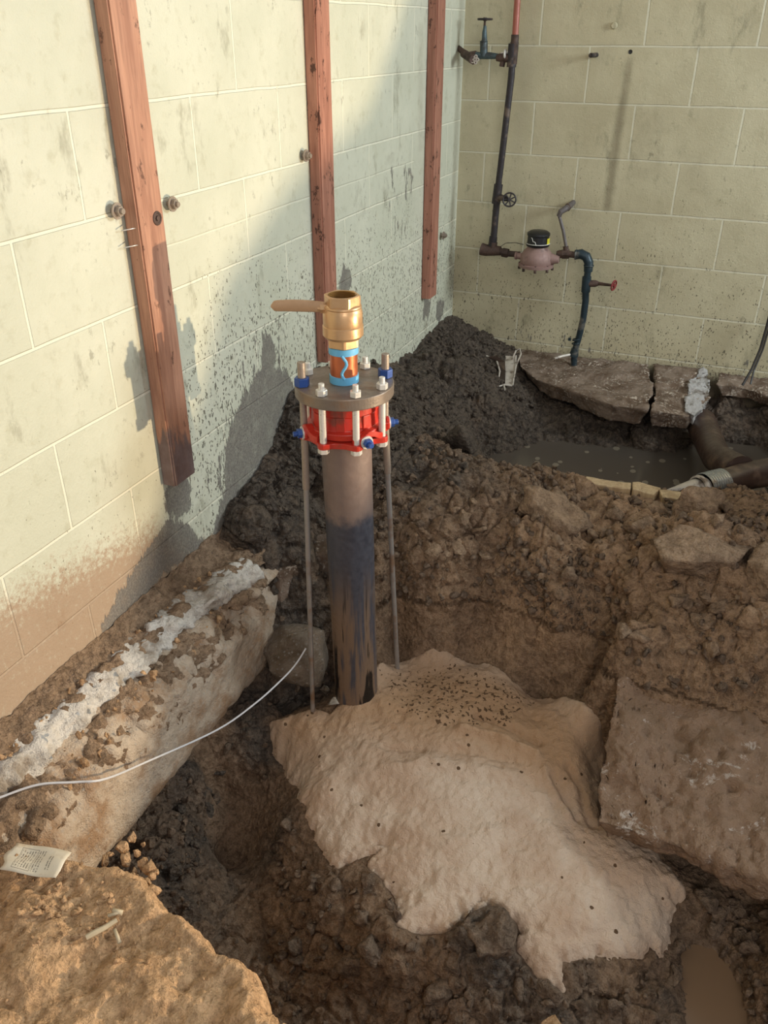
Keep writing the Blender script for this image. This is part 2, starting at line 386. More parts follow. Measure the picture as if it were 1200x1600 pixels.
def wood(name, a, b, spots=.3, muddy=0.0):
    t = NT(name); s = t.sep(t.obj()); v = t.comb(t.math('MULTIPLY', s[0], 30), t.math('MULTIPLY', s[1], 30), t.math('MULTIPLY', s[2], 2.2))
    g = t.noise(1, 5, .65, v, 1.2); g2 = t.noise(5, 3, .6, v)
    col = t.mix(t.ss(g, .3, .7), a, b); col = t.mix(t.math('MULTIPLY', t.ss(g2, .45, .7), .35), col, tuple(q*.55 for q in a))
    sp = t.ss(t.noise(34, 5, .75, t.vmul(t.co, (1, 1, .5))), .64-spots*.14, .70-spots*.14, 0, min(.9, spots*2)); col = t.mix(sp, col, lin(66, 34, 24))
    if muddy:   # dried mud on the foot of the board
        zz_ = t.math('ADD', t.sep()[2], t.math('MULTIPLY', t.math('SUBTRACT', t.noise(18, 5, .7, t.vmul(t.co, (1, 1, .25))), .5), .35))
        col = t.mix(t.ss(zz_, muddy-.07, muddy-.03, .85, 0), col, t.mix(t.noise(40, 4), lin(62, 44, 42), lin(128, 116, 118)))
    return t.out(col, .5, None, t.bump(g, .3, .004), .45)
M_stud = wood('red_brown_wood', lin(158, 110, 88), lin(190, 140, 114), .35, .50)
M_stud2 = wood('dark_red_brown_wood', lin(148, 96, 78), lin(178, 124, 104), .5)
M_plank = wood('weathered_plank_wood', lin(168, 142, 108), lin(200, 176, 140), .2)

def plain(name, col, rough=.5, metal=0.0, var=.25, scale=60, bmp=.3, dirt=None, dirtamt=.5):
    t = NT(name); n = t.noise(scale, 4, .65); n2 = t.noise(scale*.3, 4, .6)
    c = t.mix(t.math('MULTIPLY', n, var*2), col, tuple(q*.45 for q in col))
    if dirt: c = t.mix(t.ss(n2, .62-dirtamt*.3, .72-dirtamt*.15, 0, .85), c, dirt)
    return t.out(c, t.ss(n, .3, .7, rough*.8, min(1, rough*1.25)), metal, t.bump(n, bmp, .002))
M_iron = plain('black_iron', lin(58, 52, 54), .5, .3, .3, 60, .6, lin(112, 96, 84), .2)
M_blueiron = plain('tarred_blue_iron', lin(48, 64, 72), .4, .3, .4, 50, .6, lin(120, 116, 108), .3)
M_rusty = plain('rusty_iron', lin(98, 76, 66), .7, .1, .4, 60, .9, lin(58, 46, 40), .5)
M_copperR = plain('red_painted_copper', lin(168, 96, 80), .4, .1, .2, 40, .2)
M_bronze = plain('meter_bronze', lin(156, 126, 118), .55, .15, .2, 50, .4, lin(110, 88, 80), .2)
M_black = plain('black_plastic', lin(26, 26, 28), .35, 0, .1)
M_yellow = plain('yellow_sticker', lin(226, 214, 60), .5)
M_white = plain('white_paint', lin(225, 222, 214), .5)
M_valveblue = plain('blue_green_valve', lin(84, 102, 106), .5, .3, .4, 70, .6, lin(60, 56, 54), .4)
M_redwheel = plain('red_handwheel', lin(140, 50, 52), .5, 0, .4)
M_brass = plain('brass', lin(204, 164, 122), .36, .55, .12, 90, .15)
M_brass_in = plain('brass_thread', lin(170, 128, 66), .45, .8, .3, 90, .3)
M_lever = plain('tan_taped_lever', lin(186, 148, 112), .6, 0, .15, 60, .1)
M_copper = plain('copper_nipple', lin(208, 118, 78), .35, .6, .25, 40, .2, lin(180, 140, 110), .1)
M_tape = plain('blue_tape', lin(104, 176, 216), .5, 0, .12)
M_flange = plain('raw_steel_flange', lin(136, 122, 110), .40, .35, .35, 40, .5, lin(128, 104, 84), .45)
M_red = plain('red_enamel', lin(196, 52, 38), .34, 0, .25, 50, .2, lin(120, 60, 46), .25)
M_zinc = plain('zinc_bolt', lin(225, 220, 212), .32, .35, .12, 80, .1)
M_bluenut = plain('blue_coated_nut', lin(42, 78, 148), .4, .1, .2)
M_stud_steel = plain('threaded_steel', lin(170, 154, 140), .4, .4, .35, 120, .4)
M_rod = plain('steel_tie_rod', lin(172, 166, 160), .36, .4, .35, 30, .3, lin(136, 104, 76), .35)
def pipe_mat():
    t = NT('ductile_pipe'); s = t.sep(); n = t.noise(18, 5, .65); n2 = t.noise(70, 4); st = t.noise(26, 4, .6, t.vmul(t.co, (1, 1, .08)), .4)
    col = t.mix(n, lin(104, 88, 82), lin(138, 118, 108))
    z = t.math('ADD', s[2], t.math('MULTIPLY', t.math('SUBTRACT', n, .5), .12)); col = t.mix(t.ss(z, .24, .30, 1, 0), col, t.mix(n2, lin(48, 48, 56), lin(84, 84, 92)))  # dark blue lower part: shade below the lamp's shadow edge, painted into the colour
    low = t.ss(s[2], -.08, .16, 1, 0); col = t.mix(t.math('MULTIPLY', low, t.ss(st, .38, .50)), col, lin(120, 98, 80)); col = t.mix(t.math('MULTIPLY', low, t.ss(st, .56, .60)), col, lin(24, 20, 18))
    return t.out(col, t.ss(n2, .3, .7, .38, .6), .1, t.bump(n2, .3, .002))
M_pipe = pipe_mat()
M_brownpipe = plain('mud_coated_pipe', lin(74, 56, 48), .4, 0, .4, 30, .8, lin(110, 90, 76), .3)
M_steelband = plain('steel_sleeve', lin(180, 180, 176), .3, .7, .25, 60, .3, lin(150, 126, 100), .3)
M_tin = plain('bent_tin', lin(206, 196, 184), .4, .15, .25, 60, .3, lin(90, 70, 56), .3)
M_greytube = plain('grey_painted_tube', lin(112, 104, 102), .5, .2, .4, 60, .4, lin(70, 56, 50), .4)
M_wire = plain('white_wire', lin(206, 204, 206), .5, 0, .1)
M_cable = plain('black_cable', lin(40, 34, 32), .5)
M_label_stick = plain('grey_white_plastic', lin(196, 178, 148), .6, 0, .3, 60, .4)
def water_mat(name, base, foam):
    t = NT(name); n = t.noise(14, 3, .6); v = t.voro(17, t.vmul(t.co, (1, .75, 1))); patch = t.math('LESS_THAN', t.math('ADD', v, t.math('MULTIPLY', n, .25)), .30+foam)
    col = t.mix(t.math('MULTIPLY', patch, .8), base, lin(126, 116, 100))
    return t.out(col, t.mix(patch, (.16,)*3, (.6,)*3), 0, t.bump(t.noise(9, 2), .05, .01), .35)
M_water = water_mat('murky_water', lin(86, 78, 70), .05)
M_puddle = water_mat('brown_puddle_water', lin(122, 98, 76), -.3)

# ------------------------------------------------------------------ terrain: the dug-up ground
CP = []  # x, y, z, wetness, roughness
def cp(u, v, z, wet, rg): q = at_z(u, v, z); CP.append((q[0], q[1], z, wet, rg))
def cw(x, y, z, wet, rg): CP.append((x, y, z, wet, rg))
# along the left wall
for y, z, wt in ((0, .10, .95), (-.243, .14, .95), (-.487, .11, .95), (-.711, .125, .95), (-.95, .20, .95), (-1.2, .29, .95), (-1.45, .34, .95), (-1.628, .31, .95),
                 (-1.68, .26, .95), (-1.85, .145, .9), (-1.966, .10, .95), (-2.078, .04, .9), (-2.3, -.12, .5), (-2.6, -.3, .5), (-3.0, -.4, .5), (-3.5, -.45, .5)):
    cw(0, y, z, wt, .8)
for a in [
 (650,600,.12,.95,1),(700,560,.12,.95,1),(745,560,.03,.95,1),(640,660,.09,.9,1),(700,640,.03,.95,1),(620,640,.15,.9,1),(600,720,.12,.95,1),(670,720,.07,.95,1),(735,735,.06,.85,1),
 (560,760,.08,.85,1),(440,760,.12,.95,1),(480,820,.02,.9,1),(410,850,.03,.9,.8),(440,872,-.03,.9,.6),(480,868,-.03,.9,.6),(540,860,-.04,.8,.8),
 (640,800,.05,.72,1),(600,830,.02,.75,1),(720,830,.01,.55,1),(800,800,.04,.50,1),(870,765,.05,.48,1),(850,850,.0,.3,1),(930,810,.03,.3,1),(1040,800,.03,.3,1),(1000,870,.05,.25,1),
 (1090,830,.12,.25,1),(1130,900,.10,.3,1),(1190,800,.08,.35,1),(1190,880,.12,.3,1),(1180,965,.05,.3,1),(1100,970,.0,.3,1),(1010,950,-.03,.3,1),(900,900,-.04,.3,1),(800,900,-.08,.3,.9),
 (720,900,-.10,.4,.8),(640,890,-.08,.45,.8),(600,895,-.08,.5,.6),(620,950,-.22,.4,.15),(620,1010,-.34,.4,.1),(540,900,-.1,.6,.4),(530,960,-.3,.6,.2),(700,960,-.20,.35,.25),(740,1015,-.32,.35,.15),(800,1000,-.25,.35,.3),
 (850,1060,-.34,.4,.2),(900,1000,-.2,.35,.5),(930,1050,-.26,.4,.3),(935,1110,-.37,.4,.15),(945,1180,-.40,.4,.1),(870,960,-.13,.3,.8),(960,1010,-.12,.35,.8),
 (1000,1090,-.20,.35,.3),(1190,1090,-.12,.35,.4),(1190,1180,-.24,.35,.3),(1040,1180,-.32,.35,.3),(1000,1250,-.4,.5,.1),(1190,1290,-.40,.6,.2),(1060,1335,-.47,.7,.4),(1190,1400,-.50,.6,.6),
 # sand bed
 (557,1085,-.335,.5,.1),(488,1114,-.385,.5,.1),(620,1045,-.345,.5,.1),(680,1040,-.34,.5,.1),(740,1060,-.34,.5,.1),(800,1085,-.345,.5,.1),(870,1115,-.355,.5,.1),(900,1180,-.37,.5,.1),(700,1150,-.36,.5,.1),(560,1160,-.385,.5,.1),
 (440,1135,-.42,.5,.1),(480,1250,-.44,.5,.1),(600,1300,-.43,.5,.1),(750,1300,-.415,.5,.1),(900,1300,-.42,.5,.1),(1000,1340,-.44,.5,.1),(1060,1390,-.46,.6,.3),(950,1460,-.47,.6,.2),(870,1520,-.48,.7,.3),(700,1450,-.47,.6,.3),(620,1400,-.47,.6,.3),(540,1330,-.465,.6,.3),
 # mud in front of the sand
 (500,1400,-.49,.7,1),(720,1470,-.46,.8,1),(760,1440,-.45,.8,1),(700,1530,-.52,.6,1),(600,1480,-.48,.6,1),(600,1560,-.58,.6,.8),(480,1500,-.58,.5,.9),(420,1420,-.60,.5,.6),(380,1300,-.63,.5,.15),
 (350,1350,-.66,.5,.2),(330,1240,-.56,.5,.1),(410,1220,-.55,.55,.6),(440,1300,-.52,.8,1),(430,1165,-.47,.9,.8),(380,1160,-.46,.8,.9),(300,1300,-.47,.9,.9),(270,1300,-.43,.8,.9),(300,1200,-.42,.8,.8),
 (250,1350,-.42,.8,1),(290,1390,-.5,.8,1),(350,1090,-.38,.8,.6),(400,1100,-.42,.8,.8),(430,1070,-.42,.8,.5),(460,1100,-.43,.9,.6),(500,1070,-.42,.9,.4),(820,1560,-.52,.8,1),(900,1560,-.52,.7,1),(1000,1560,-.52,.7,1),(1045,1500,-.53,.7,.6),
 (1085,1500,-.585,.7,.1),(1120,1540,-.59,.7,.1),(1150,1590,-.585,.7,.1),(1190,1450,-.50,.6,1),(1110,1430,-.50,.6,1),(1190,1560,-.52,.6,1),(480,1580,-.62,.6,.9),(400,1500,-.6,.6,.9),(350,1430,-.58,.6,.9),
 # trench with water
 (780,640,-.04,.95,1),(740,655,-.07,.95,1),(755,700,-.17,.95,.8),(770,715,-.22,.9,.4),(850,612,-.09,.95,.5),(820,655,-.13,.95,1),(900,660,-.14,.95,1),(1000,675,-.15,.95,1),(880,692,-.21,.95,.8),(980,702,-.22,.95,.8),
 (1060,715,-.22,.9,.6),(1080,650,-.12,.9,1),(1180,640,-.10,.9,1),(1150,620,-.05,.8,1),(1190,700,-.30,.9,.3),(1150,725,-.30,.9,.3),(1190,770,-.22,.9,.4),(1100,782,-.10,.6,.6),(1030,775,-.06,.5,.6),(950,757,-.03,.5,.6),(860,742,-.02,.5,.8),(800,735,-.02,.6,.9)]: cp(*a)
for a in ((.6,-.75,-.36,.9,.2),(.95,-.75,-.36,.9,.2),(1.25,-.7,-.36,.9,.2),(.8,-1.0,-.32,.8,.2),(1.1,-.98,-.32,.8,.2),(.35,-.05,.0,.9,.6),(.6,-.08,-.13,.9,.4),(1.0,-.08,-.13,.9,.4),(1.5,-.05,-.02,.8,.8),(2.2,-.1,0,.7,.8),(2.6,-.1,0,.7,.8),
          (1.8,-.6,-.1,.6,1),(2.2,-.9,.05,.5,1),(1.7,-1.2,.06,.35,1),(1.8,-1.6,.10,.3,1),(1.9,-2.0,.08,.3,1),(1.75,-2.4,-.2,.5,.8),(2.0,-2.4,.05,.3,1),(2.6,-1.0,.1,.3,1),(2.6,-1.8,.1,.3,1),(2.6,-2.6,.1,.3,1),(2.6,-3.6,.1,.3,1),
          (1.9,-3.0,-.2,.5,1),(1.6,-2.8,-.5,.6,1),(1.3,-3.0,-.55,.6,1),(1.0,-3.1,-.58,.6,1),(.8,-3.0,-.62,.6,1),(.5,-2.98,-.55,.6,1),(1.5,-3.4,-.5,.5,1),(.7,-3.6,-.5,.5,1),(2.1,-3.5,-.1,.5,1),(.2,-2.9,-.45,.6,1),(.1,-2.6,-.42,.8,.8),(.15,-2.3,-.42,.8,.6)): cw(*a)
CP = np.array(CP)
def solve_rbf(X, F, c=.03):
    d = np.sqrt(((X[:, None]-X[None])**2).sum(-1)+c*c); n = len(X)
    A = np.zeros((n+3, n+3)); A[:n, :n] = d+np.eye(n)*1e-3*-1; A[:n, n] = 1; A[:n, n+1:] = X; A[n, :n] = 1; A[n+1:, :n] = X.T
    B = np.zeros((n+3, F.shape[1])); B[:n] = F; return np.linalg.lstsq(A, B, rcond=None)[0]
W_ = solve_rbf(CP[:, :2], CP[:, 2:])
def base(XY):
    out = np.empty((len(XY), 3)); n = len(CP)
    for i in range(0, len(XY), 20000):
        x = XY[i:i+20000]; d = np.sqrt(((x[:, None]-CP[None, :, :2])**2).sum(-1)+.0009)
        out[i:i+20000] = d @ W_[:n]+W_[n]+x @ W_[n+1:]
    out[:, 1:] = np.clip(out[:, 1:], 0, 1); return out
ST = 0.0036
gx = np.r_[np.arange(.002, 1.76, ST), np.arange(1.775, 2.75, .016)]; gy = np.r_[np.arange(-3.75, -3.21, .016), np.arange(-3.20, -.001, ST)]; NX, NY = len(gx), len(gy)
GX, GY = np.meshgrid(gx, gy, indexing='ij'); XY = np.stack([GX.ravel(), GY.ravel()], 1)
B0 = base(XY); Z0, WET, RG = B0[:, 0].copy(), B0[:, 1].copy(), B0[:, 2].copy()
# unseen spoil ridge added off to the right, shaped to block the lamp's light
ridge = np.interp(XY[:, 1], [-3.4, -2.25, -2.0, -1.975, -1.94, -1.905, -1.885, -1.851, -1.822, -1.757, -1.66, -1.56, -1.44, -.9, -.3], [.0, .17, .225, .26, .305, .34, .36, .398, .442, .475, .50, .60, .90, .95, .4])
bell = np.exp(-((XY[:, 0]-2.16)/.16)**2)*sstep(1.72, 1.98, XY[:, 0])
Z0 = np.maximum(Z0, Z0*(1-bell)+ridge*bell)
def gz(Zg, x, y):
    i = np.clip(np.interp(x, gx, np.arange(NX)), 0, NX-1.001); j = np.clip(np.interp(y, gy, np.arange(NY)), 0, NY-1.001)
    i0, j0 = i.astype(int), j.astype(int); a, b = i-i0, j-j0; G = Zg.reshape(NX, NY)
    return (1-a)*(1-b)*G[i0, j0]+a*(1-b)*G[i0+1, j0]+(1-a)*b*G[i0, j0+1]+a*b*G[i0+1, j0+1]
def march(Zg, u, v):
    D = ray(u, v); ts = np.arange(.9, 5.0, .004); P = CAM+ts[:, None]*D
    below = P[:, 2] < gz(Zg, P[:, 0], P[:, 1])
    k = int(np.argmax(below)); return P[k]
SAND_PX = [(425,1130),(452,1120),(490,1110),(518,1116),(535,1095),(560,1085),(583,1062),(600,1045),(630,1034),(662,1025),(700,1023),(755,1037),(800,1066),(842,1093),(880,1098),(915,1118),(935,1150),(941,1200),(934,1262),(936,1292),
 (985,1298),(1020,1322),(1048,1365),(1071,1392),(1056,1408),(1044,1440),(1046,1468),(1030,1486),(1012,1466),(1002,1492),(962,1484),(905,1490),(872,1500),(882,1545),(850,1538),(828,1505),(806,1480),(812,1442),(783,1415),(758,1412),
 (722,1432),(700,1452),(650,1455),(622,1442),(630,1412),(602,1378),(580,1352),(602,1324),(562,1335),(530,1352),(508,1330),(490,1300),(480,1268),(468,1228),(446,1205),(430,1170)]
SAND = [march(Z0, u, v) for u, v in SAND_PX]
sd = poly_sd(XY[:, 0], XY[:, 1], SAND)
insd = sstep(-.02, .02, sd)
P0 = np.column_stack([XY, Z0]); N0 = grid_normals(P0, NX, NY)
RGm = RG*(1-insd)*(1-.9*bell); ZB = Z0.copy()
ball = lambda P, k, sd_, r=.80: np.sqrt(np.maximum(0, 1-(worley(P, k, sd_)/r)**2))-.55
Pw = P0+.02*np.column_stack([fbm(P0, 16, 3, 71), fbm(P0, 16, 3, 72), fbm(P0, 16, 3, 73)])
m1, m2, m3 = sstep(-.18, .22, fbm(P0, 4.5, 2, 101)), sstep(-.15, .2, fbm(P0, 7, 2, 102)), sstep(-.2, .1, fbm(P0, 6, 2, 103))
lump = .058*m1*ball(Pw, 7.5, 5)+.036*m2*ball(Pw, 17, 9)+.016*m3*ball(Pw, 40, 3)+.005*ball(Pw, 85, 31)*m2
f1, f2 = worley(P0, 13, 21, True); lump += -.012*np.exp(-((f2-f1)/.06)**2)
D_ = lump*RGm+0.024*fbm(P0, 7, 4, 4)*(0.35+.65*RGm)+.010*fbm(P0, 40, 4, 8)*(.2+.8*RGm)
pl_ = line_d(XY[:, 0], XY[:, 1], [tuple(at_z(u, v, .0)[:2]) for u, v in ((870,752),(985,768),(1040,781),(1110,788))]); D_ *= (1-.8*np.exp(-(pl_/.05)**2)); Z0m = .02*np.exp(-(pl_/.05)**2)
D_ *= (1-.85*bell); D_ *= (1-.55*sstep(-.04, .0, sd)*(1-insd))
# single big swellings on the ground: pixel, radius, height
for u, v, r, a in ((850,812,.07,.03),(760,790,.05,.02),(700,730,.07,.045),(1080,840,.11,.05),(1150,860,.08,.04),(770,1460,.06,.045),(1000,900,.05,.02),(940,870,.05,.02),(590,1370,.03,.02),(660,700,.05,.03)):
    q = march(Z0, u, v); D_ += a*np.exp(-(((XY[:, 0]-q[0])**2+(XY[:, 1]-q[1])**2)/(r*r)))*(1-insd)
PT = P0+N0*D_[:, None]; PT[:, 2] -= .030*insd+Z0m
PT[:, 0] = np.maximum(PT[:, 0], .002); PT[:, 1] = np.minimum(PT[:, 1], -.002)
ZT = PT[:, 2]
# split into the corner heap, the spoil bank and the pit ground (one surface, cut along lines)
wall_heap = (WET > .6) & (Z0 > -.19) & ((XY[:, 1] > -2.05) & (XY[:, 0] < .34+.10*(XY[:, 1] > -1.2)+.1*(XY[:, 1] > -.6)))
bank = (~wall_heap) & (Z0 > -.17) & (XY[:, 1] < -.75) & (XY[:, 1] > -2.12+.0*XY[:, 0]) & (XY[:, 0] < 1.95) & (XY[:, 0] > .3)
pit = ~(wall_heap | bank)
at_ = {'wet': WET}
fl_ = grid_mesh('floor', PT, NX, NY, M_soil, at_, None, pit); fl_['kind'] = 'structure'
tag(grid_mesh('mud_heap', PT, NX, NY, M_soil, at_, None, wall_heap), 'dark wet mud heaped up against the block wall in the corner behind the upright pipe', 'mud')
tag(grid_mesh('spoil_bank', PT, NX, NY, M_soil, at_, None, bank), 'brown crumbly spoil bank between the pit and the flooded trench', 'soil')

# ------------------------------------------------------------------ walls
def wall_grid(name, axis, h0, h1, z0, z1, st, mat, attrf):
    a = np.arange(h0, h1+st/2, st); z = np.arange(z0, z1+st/2, st); A, Zz = np.meshgrid(a, z, indexing='ij'); A, Zz = A.ravel(), Zz.ravel()
    P = np.column_stack([np.zeros_like(A), A, Zz]) if axis == 1 else np.column_stack([A, np.zeros_like(A), Zz])
    if axis == 0: P = P.copy()
    o = grid_mesh(name, P, len(a), len(z), mat, attrf(A, Zz)); o['kind'] = 'structure'; return o
def L2(pts): return [tuple(at_x(u, v, 0)[1:]) for u, v in pts]
def B2(pts): return [tuple(at_y(u, v, 0)[[0, 2]]) for u, v in pts]
def soft(A, Zz, polys, w=.03):
    m = np.zeros(len(A))
    for P in polys: m = np.maximum(m, np.clip(.5+poly_sd(A, Zz, P)/(2*w), 0, 1))
    return m
def left_attrs(A, Zz):
    mud = soft(A, Zz, [L2([(412,560),(430,570),(455,590),(470,640),(440,700),(380,800),(330,840),(350,760),(350,700),(370,640),(392,600)]),
                       L2([(258,760),(285,745),(302,760),(298,800),(275,812),(255,800)]), L2([(262,810),(290,815),(320,850),(250,905),(172,995),(150,990),(190,920),(235,850)]),  # second patch here: shade over the brown-grey wall foot, painted in as mud
                       L2([(535,405),(548,425),(552,445),(540,458),(530,450)]), L2([(410,515),(432,535),(430,600),(405,600)]),
                       L2([(664,455),(674,470),(668,500),(660,500)]), L2([(684,465),(695,470),(690,500),(680,500)])], .03)
    mud = np.maximum(mud, .42*soft(A, Zz, [L2([(380,520),(450,480),(462,600),(420,760),(330,850),(310,760),(330,690)]), L2([(605,235),(650,240),(650,330),(625,400),(600,330)])], .05))
    zz = np.interp(A, [-3.4, -2.9, -2.35, -2.2, -2.0, -1.6, -.6, 0], [.38, .37, .27, .10, .08, .12, .06, .10])
    dust = np.clip(.5+(zz-Zz)/.22, 0, 1)
    spl = np.clip(np.interp(A, [-3.2, -2.3, -2.0, -1.5, -.6, 0], [.28, .38, 1.1, 1.15, 1.0, .8])*np.clip(1.3-(Zz-.2)/.62, 0, 1), 0, 1)+.10
    st = .45*soft(A, Zz, [L2([(566,10),(574,30),(570,80),(563,60)]), L2([(600,240),(618,235),(618,262),(602,262)]), L2([(652,30),(662,30),(662,240),(652,240)]),
                          L2([(300,195),(345,205),(345,212),(300,205)]), L2([(35,55),(60,60),(58,66),(40,64)])], .015)
    return {'mud': mud, 'dust': dust, 'spatter': spl, 'stain': st}
def back_attrs(A, Zz):
    mud = .35*soft(A, Zz, [B2([(710,480),(800,540),(1200,600),(1200,560),(800,500)])], .04)
    dust = np.clip(.35+(.06-Zz)/.2, 0, 1)
    spl = np.clip(.72-(Zz-.1)*.45, .26, .8)
    st = 1.0*soft(A, Zz, [B2([(980,90),(990,90),(975,200),(955,330),(940,330),(958,200)])], .02)
    st = np.maximum(st, .45*soft(A, Zz, [B2([(830,430),(870,425),(885,470),(850,500),(820,460)]), B2([(1050,220),(1110,235),(1130,330),(1060,300)]), B2([(1150,0),(1200,0),(1200,110),(1165,80)]), B2([(980,150),(1060,160),(1050,290),(960,300)])], .06))
    return {'mud': mud, 'dust': dust, 'spatter': spl, 'stain': st}
wall_grid('wall_left', 1, -4.2, 0.0, -.7, 2.6, .014, M_wl, left_attrs)
wall_grid('wall_back', 0, 0.0, 3.2, -.7, 2.6, .014, M_wb, back_attrs)

# ------------------------------------------------------------------ concrete footing along the left wall
def strip(name, prof, y0, y1, mat, amp, parent, sc_=12, seed=0, n=None, lumps=None):
    """prof(y) -> list of (x, z) across; swept along y"""
    ys = np.arange(y0, y1, .008); rows = []
    for y in ys:
        p = np.array(prof(y)); seg = np.r_[0, np.cumsum(np.hypot(*np.diff(p, axis=0).T))]
        m = n or 60; s_ = np.linspace(0, seg[-1], m); rows.append(np.column_stack([np.interp(s_, seg, p[:, 0]), np.full(m, y), np.interp(s_, seg, p[:, 1])]))
    P = np.array(rows).reshape(-1, 3); N = -grid_normals(P, len(ys), n or 60)
    N *= np.sign((N[:, 0]+N[:, 2]).mean())
    d = amp*(fbm(P, sc_, 5, seed, .65)+.5*ball(P, sc_*1.5, seed))
    if lumps is not None: d = d+lumps(P)
    d = d*(1-sstep(-2.16, -2.04, P[:, 1])) if name == 'footing_face' else d; P = P+N*d[:, None]; P[:, 0] = np.maximum(P[:, 0], .002)
    return grid_mesh(name, P, len(ys), n or 60, mat, None, parent)
foot = empty('concrete_footing', (.1, -2.5, 0), 'long concrete footing under the left block wall with a pale broken top edge', 'footing')
ed = lambda y, k=0: float(np.interp(y, [-3.4, -2.96, -2.78, -2.56, -2.35, -2.16, -2.05], [.05, .055, .065, .075, .095, .125, .14]))
jn = lambda y, s: float(vnoise(np.array([[y, s, 0.]]), 11, s)[0]*.026+vnoise(np.array([[y, s, 0.]]), 40, s)[0]*.020+vnoise(np.array([[y, s, 0.]]), 110, s)[0]*.010)
strip('footing_face', lambda y: [(-.02, -.05), (ed(y)-.01, -.035), (ed(y)+.03+jn(y, 1), -.055), (.135+jn(y, 2), -.10), (.158, -.135), (.165, -.30), (.155, -.335), (.03, -.36)], -3.45, -2.03, M_conc_mud, .010, foot, 14, 3, None, lambda P: .022*(ball(P, 24, 41)+.5*ball(P, 50, 42))*sstep(-.20, -.10, P[:, 2]+.06*fbm(P, 8, 2, 43)))
strip('broken_top_edge', lambda y: [(ed(y)-.060+jn(y, 5)*.8, -.005), (ed(y)-.052+jn(y, 5)*.8, .014), (ed(y)-.004+jn(y, 3), .008), (ed(y)+.012+jn(y, 4)*.8, -.025), (ed(y)-.005, -.06)], -3.45, -2.10, M_conc_pale, .022, foot, 26, 9, 30)
t_ = strip('dirt_ledge', lambda y: [(-.02, .07), (.016, .034), (.03, .016), (ed(y)-.02, .006), (ed(y)-.01, -.02)], -3.45, -1.95, M_clod, .022, foot, 26, 14, 30)
foot_dirt = t_; tag(t_, 'brown dirt lying along the foot of the wall')
strip('dirt_band', lambda y: [(ed(y)-.01, -.03), (ed(y)+.03, -.045), (.132+jn(y, 2), -.092), (.150, -.130+jn(y, 8)), (.146, -.17+jn(y, 9)*2), (.12, -.19)], -3.45, -2.09, M_clod, .030, foot, 22, 19, 50, lambda P: -.004+.02*ball(P, 45, 46))
# return of the footing beyond the pit corner
o_ = slab_mesh('footing_return', [(.02, -2.04, -.055), (.17, -2.04, -.055), (.235, -1.93, -.045), (.30, -1.88, -.04), (.30, -1.7, -.03), (.02, -1.7, -.02)], .34, M_conc_dark, lambda P, N: .010*fbm(P, 12, 4, 31), .018, foot, .0)
# dirt clods lying along the ledge of the footing
# ------------------------------------------------------------------ foreground dirt-covered slab
FE = [at_z(u, v, .02) for u, v in ((-260,1400),(-60,1350),(0,1336),(60,1318),(130,1330),(190,1340),(236,1366),(262,1408),(295,1432),(340,1462),(385,1484),(402,1512),(415,1560),(440,1592),(520,1604),(700,1640))]
FE = [tuple(q[:2]) for q in FE]+[(1.15, -3.35), (1.15, -3.72), (0.0, -3.72)]
fx = np.arange(-.02, 1.2, .0045); fy = np.arange(-3.7, -2.95, .0045); FX, FY = np.meshgrid(fx, fy, indexing='ij'); fX, fY = FX.ravel(), FY.ravel()
fd = poly_sd(fX, fY, FE); Pf = np.column_stack([fX, fY, np.zeros_like(fX)])
fd = fd-.004+.018*fbm(Pf, 18, 5, 77, .6)
Pw = Pf+.025*np.column_stack([fbm(Pf, 14, 3, 81), fbm(Pf, 14, 3, 82), 0*fX])
crust = .024*fbm(Pf, 6, 5, 41, .6)+.020*ball(Pw, 9, 6)*sstep(-.1, .2, fbm(Pf, 4, 2, 44))+.012*ball(Pw, 22, 12)*sstep(-.1, .15, fbm(Pf, 5, 2, 45))+.007*fbm(Pf, 60, 4, 5, .6)
f1, f2 = worley(Pw, 6.5, 23, True); crust += -.009*np.exp(-((f2-f1)/.04)**2)*sstep(-.1, .2, fbm(Pf, 4, 2, 47))
q = at_z(110, 1420, .02); crust += .018*np.maximum(0, .6-worley(Pf, 34, 19))*np.exp(-((fX-q[0])**2+(fY-q[1])**2)/.012)
fz = .012+crust+.012*sstep(.06, .02, fd)*sstep(0, .02, fd)
fz = fz-.55*sstep(.0, -.055, fd)-.02*sstep(.018, 0, fd)
Pf[:, 2] = fz
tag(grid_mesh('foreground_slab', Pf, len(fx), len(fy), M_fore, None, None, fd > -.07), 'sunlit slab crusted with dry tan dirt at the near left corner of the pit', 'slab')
def on_fore(u, v):
    p = at_z(u, v, .015); k = np.argmin((fX-p[0])**2+(fY-p[1])**2); return np.array([p[0], p[1], fz[k]])

# ------------------------------------------------------------------ grout / sand poured round the pipe
gxs = np.arange(min(p[0] for p in SAND)-.05, max(p[0] for p in SAND)+.05, .0042); gys = np.arange(min(p[1] for p in SAND)-.05, max(p[1] for p in SAND)+.05, .0042)
SX, SY = np.meshgrid(gxs, gys, indexing='ij'); sx, sy = SX.ravel(), SY.ravel(); Ps = np.column_stack([sx, sy, np.zeros_like(sx)])
ds = poly_sd(sx, sy, SAND)
front = sstep(-2.2, -2.35, sy)
ds = ds+(.012*fbm(Ps, 22, 4, 55)+.012*fbm(Ps, 60, 4, 56, .6))*(.35+1.25*front)
zs = gz(Z0, sx, sy)
th = np.where(ds > 0, .002+.026*(1-np.exp(-np.maximum(ds, 0)/.05)), ds*1.6)
zs = zs+th+.012*fbm(Ps, 9, 3, 60)+.007*fbm(Ps, 30, 4, 61, .6)+.004*fbm(Ps, 90, 3, 62)
def spx(pts): return [tuple(march(Z0, u, v)[:2]) for u, v in pts]
